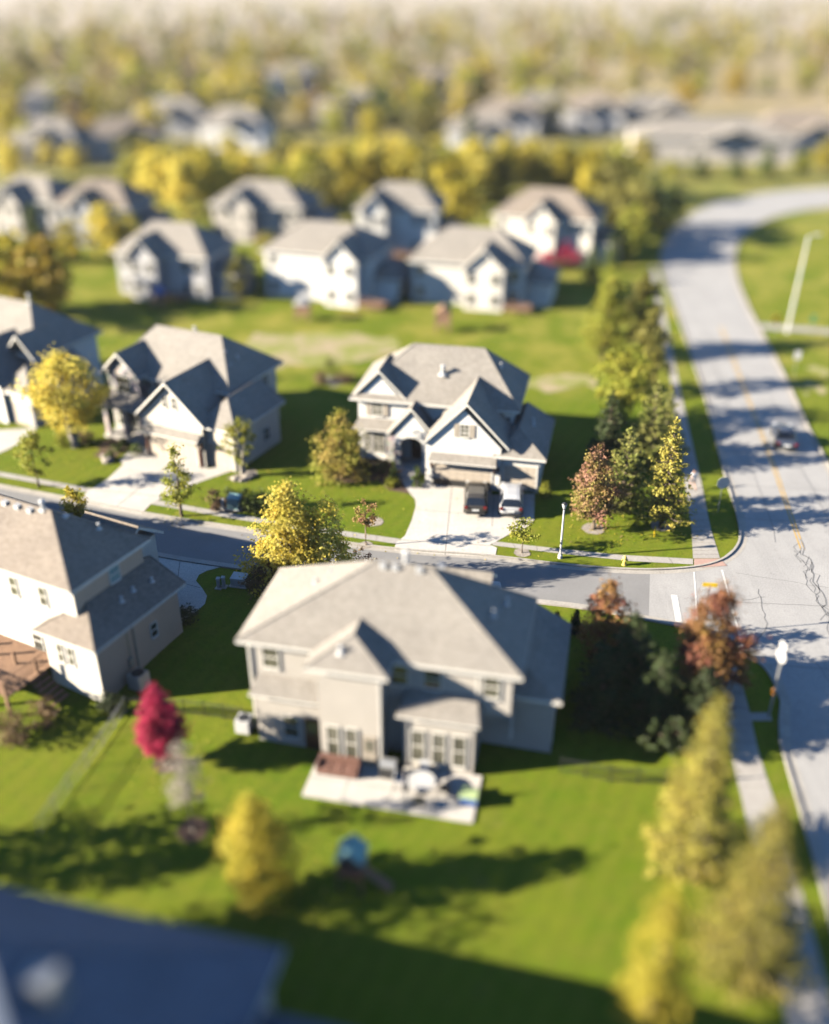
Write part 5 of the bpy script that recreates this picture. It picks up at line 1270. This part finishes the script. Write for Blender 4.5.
# play tower on the near lawn
r = thing('play_tower', 'wooden play tower with teal canopy on the near lawn', 'playset', g3(353, 884), R(-10)); r.scale = (.8, .8, .85); b = MB([M['wood']])
for x in (-.65, .65):
    for y in (-.65, .65): b.box(x-.06,y-.06,-.1,x+.06,y+.06,2.5)
b.box(-.7,-.7,1.2,.7,.7,1.28); b.build('frame', r); b = MB([M['redwood']])
for s in (-1, 1): b.box(-.7,s*.7-.02,1.3,.7,s*.7+.02,1.75); b.box(s*.7-.02,-.68,1.3,s*.7+.02,.68,1.75)
b.build('guard_rail', r); b = MB([M['teal_fab']]); b.prism([(-.85,2.4),(0,3.1),(.85,2.4),(.82,2.36),(0,3.05),(-.82,2.36)],'y',-.8,.8); b.build('canopy', r)
b = MB([M['wood']]); b.T = Matrix.Translation((1.5,0,.65)) @ Matrix.Rotation(R(38),4,'Y'); b.box(-1.0,-.28,-.02,1.0,.28,.02); b.box(-1.0,-.3,.0,1.0,-.26,.14); b.box(-1.0,.26,.0,1.0,.3,.14); b.build('slide', r)
# garden things behind the far houses
def playhouse(px, py, label, h, m):
    r = thing('playhouse', label, 'playhouse', g3(px, py), R(-8)); b = MB([M['wood']])
    for x in (-.7, .7):
        for y in (-.7, .7): b.box(x-.08,y-.08,-.1,x+.08,y+.08,h)
    b.box(-.8,-.8,h*.42,.8,.8,h*.47); b.box(-.78,-.8,h*.47,.78,-.74,h*.75); b.box(-.78,.74,h*.47,.78,.8,h*.75); b.build('frame', r); b = MB([M[m]]); b.prism([(-.95,h-.1),(.95,h-.1),(0,h+.6)],'y',-.9,.9); b.build('roof', r)
playhouse(443, 331, 'brown wooden playhouse on the lawn behind the white house', 2.4, 'wood'); playhouse(303, 320, 'small pale playhouse before the bright white far house', 2.2, 'metal_w'); playhouse(159, 309, 'blue roofed playhouse before the grey far house', 2.2, 'blue_pl')
# flower pots by the garage
for px, py, lb in ((203, 463, 'terracotta pot beside the beige house garage'), (398, 479, 'white planter urn on the front walk of the white house')):
    r = thing('flower_pot', lb, 'pot', g3(px, py)); b = MB([M['redwood'] if 'terra' in lb else M['metal_w']]); b.lathe([(.16,0),(.25,.4),(.28,.42),(.28,.5),(.22,.5),(.2,.42)], 12); b.build('pot', r); me, _ = crown_mesh(.45,.85,.3,'round',8,14,.08,5,.5,0,L['redgreen']); o = bpy.data.objects.new('plant', me); COL.objects.link(o); o.parent = r
# boulders
for i, (px, py, s) in enumerate(((108, 462, .5), (104, 458, .35), (236, 480, .4), (247, 479, .45), (252, 476, .35), (242, 481, .3))):
    bm = bmesh.new(); bmesh.ops.create_icosphere(bm, subdivisions=2, radius=s); rr = random.Random(i)
    for v in bm.verts: v.co *= rr.uniform(.8, 1.15); v.co.z *= .65
    me = bpy.data.meshes.new('boulder'); bm.to_mesh(me); bm.free(); me.materials.append(M['rocks']); o = bpy.data.objects.new('boulder', me); COL.objects.link(o)
    x, y, z = g3(px, py); o.location = (x, y, z + s*.25)
    tag(o, 'pale boulder edging the bed by the beige house', 'boulder', 'boulders edging the beds')

# ------------------------------------------------------------------ jogger
def skin_obj(name, parent, verts, edges, radii, m, root=0, sub=2):
    me = bpy.data.meshes.new(name); me.from_pydata(verts, edges, []); me.materials.append(m)
    o = bpy.data.objects.new(name, me); COL.objects.link(o); o.parent = parent
    s = o.modifiers.new('skin', 'SKIN'); s.use_smooth_shade = True
    lay = me.skin_vertices[0].data
    for i, rd in enumerate(radii): lay[i].radius = (rd, rd) if isinstance(rd, (int, float)) else rd
    lay[root].use_root = True
    q = o.modifiers.new('sub', 'SUBSURF'); q.levels = q.render_levels = sub
    return o
x, y, z = g3(692, 490)
pr = thing('person', 'jogger in a white shirt and grey shorts running up the sidewalk', 'person', (x, y, z + .01), R(6))
jv = [(0,0,.96),(0,.02,1.12),(0,.05,1.3),(0,.07,1.45),(0,.09,1.53),(0,.11,1.62),(0,.12,1.72),            # pelvis..head 0-6
      (-.17,.06,1.42),(-.24,-.16,1.2),(-.2,.06,1.1),(-.17,.14,1.14),                                      # left arm 7-10
      (.17,.06,1.42),(.25,.02,1.16),(.19,.26,1.2),(.16,.33,1.26),                                         # right arm 11-14
      (-.1,0,.9),(-.11,.3,.62),(-.11,.1,.24),(-.11,.07,.1),(-.11,.24,.06),                                # left leg 15-19
      (.1,0,.9),(.1,-.06,.5),(.1,-.42,.34),(.1,-.5,.28),(.1,-.46,.14)]                                    # right leg 20-24
je = [(0,1),(1,2),(2,3),(3,4),(4,5),(5,6),(3,7),(7,8),(8,9),(9,10),(3,11),(11,12),(12,13),(13,14),(0,15),(15,16),(16,17),(17,18),(18,19),(0,20),(20,21),(21,22),(22,23),(23,24)]
jr = [(.15,.1),(.135,.09),(.16,.1),(.12,.08),.055,.085,.09,.06,.045,.035,.04,.06,.045,.035,.04,.09,.065,.042,.035,.04,.09,.065,.042,.035,.04]
skin_obj('body', pr, jv, je, jr, M['skin'])
skin_obj('shirt', pr, [jv[i] for i in (1,2,3,7,11)] + [(0,.005,.98),(-.215,-.07,1.3),(.22,.04,1.28)], [(0,1),(1,2),(2,3),(2,4),(0,5),(3,6),(4,7)], [(.16,.115),(.185,.125),(.14,.1),.085,.085,(.165,.12),.07,.07], M['shirt'])
skin_obj('shorts', pr, [jv[0], jv[15], jv[20], (-.11,.22,.7), (.1,-.04,.64)], [(0,1),(0,2),(1,3),(2,4)], [(.165,.12),.115,.115,.1,.1], M['shorts'])
skin_obj('hair', pr, [(0,.08,1.66),(0,.1,1.76)], [(0,1)], [.09,.085], M['hair'])
skin_obj('shoe', pr, [(-.11,.05,.07),(-.11,.27,.05)], [(0,1)], [.05,.045], M['black'], sub=1); skin_obj('shoe', pr, [(.1,-.52,.26),(.1,-.46,.1)], [(0,1)], [.05,.045], M['black'], sub=1)
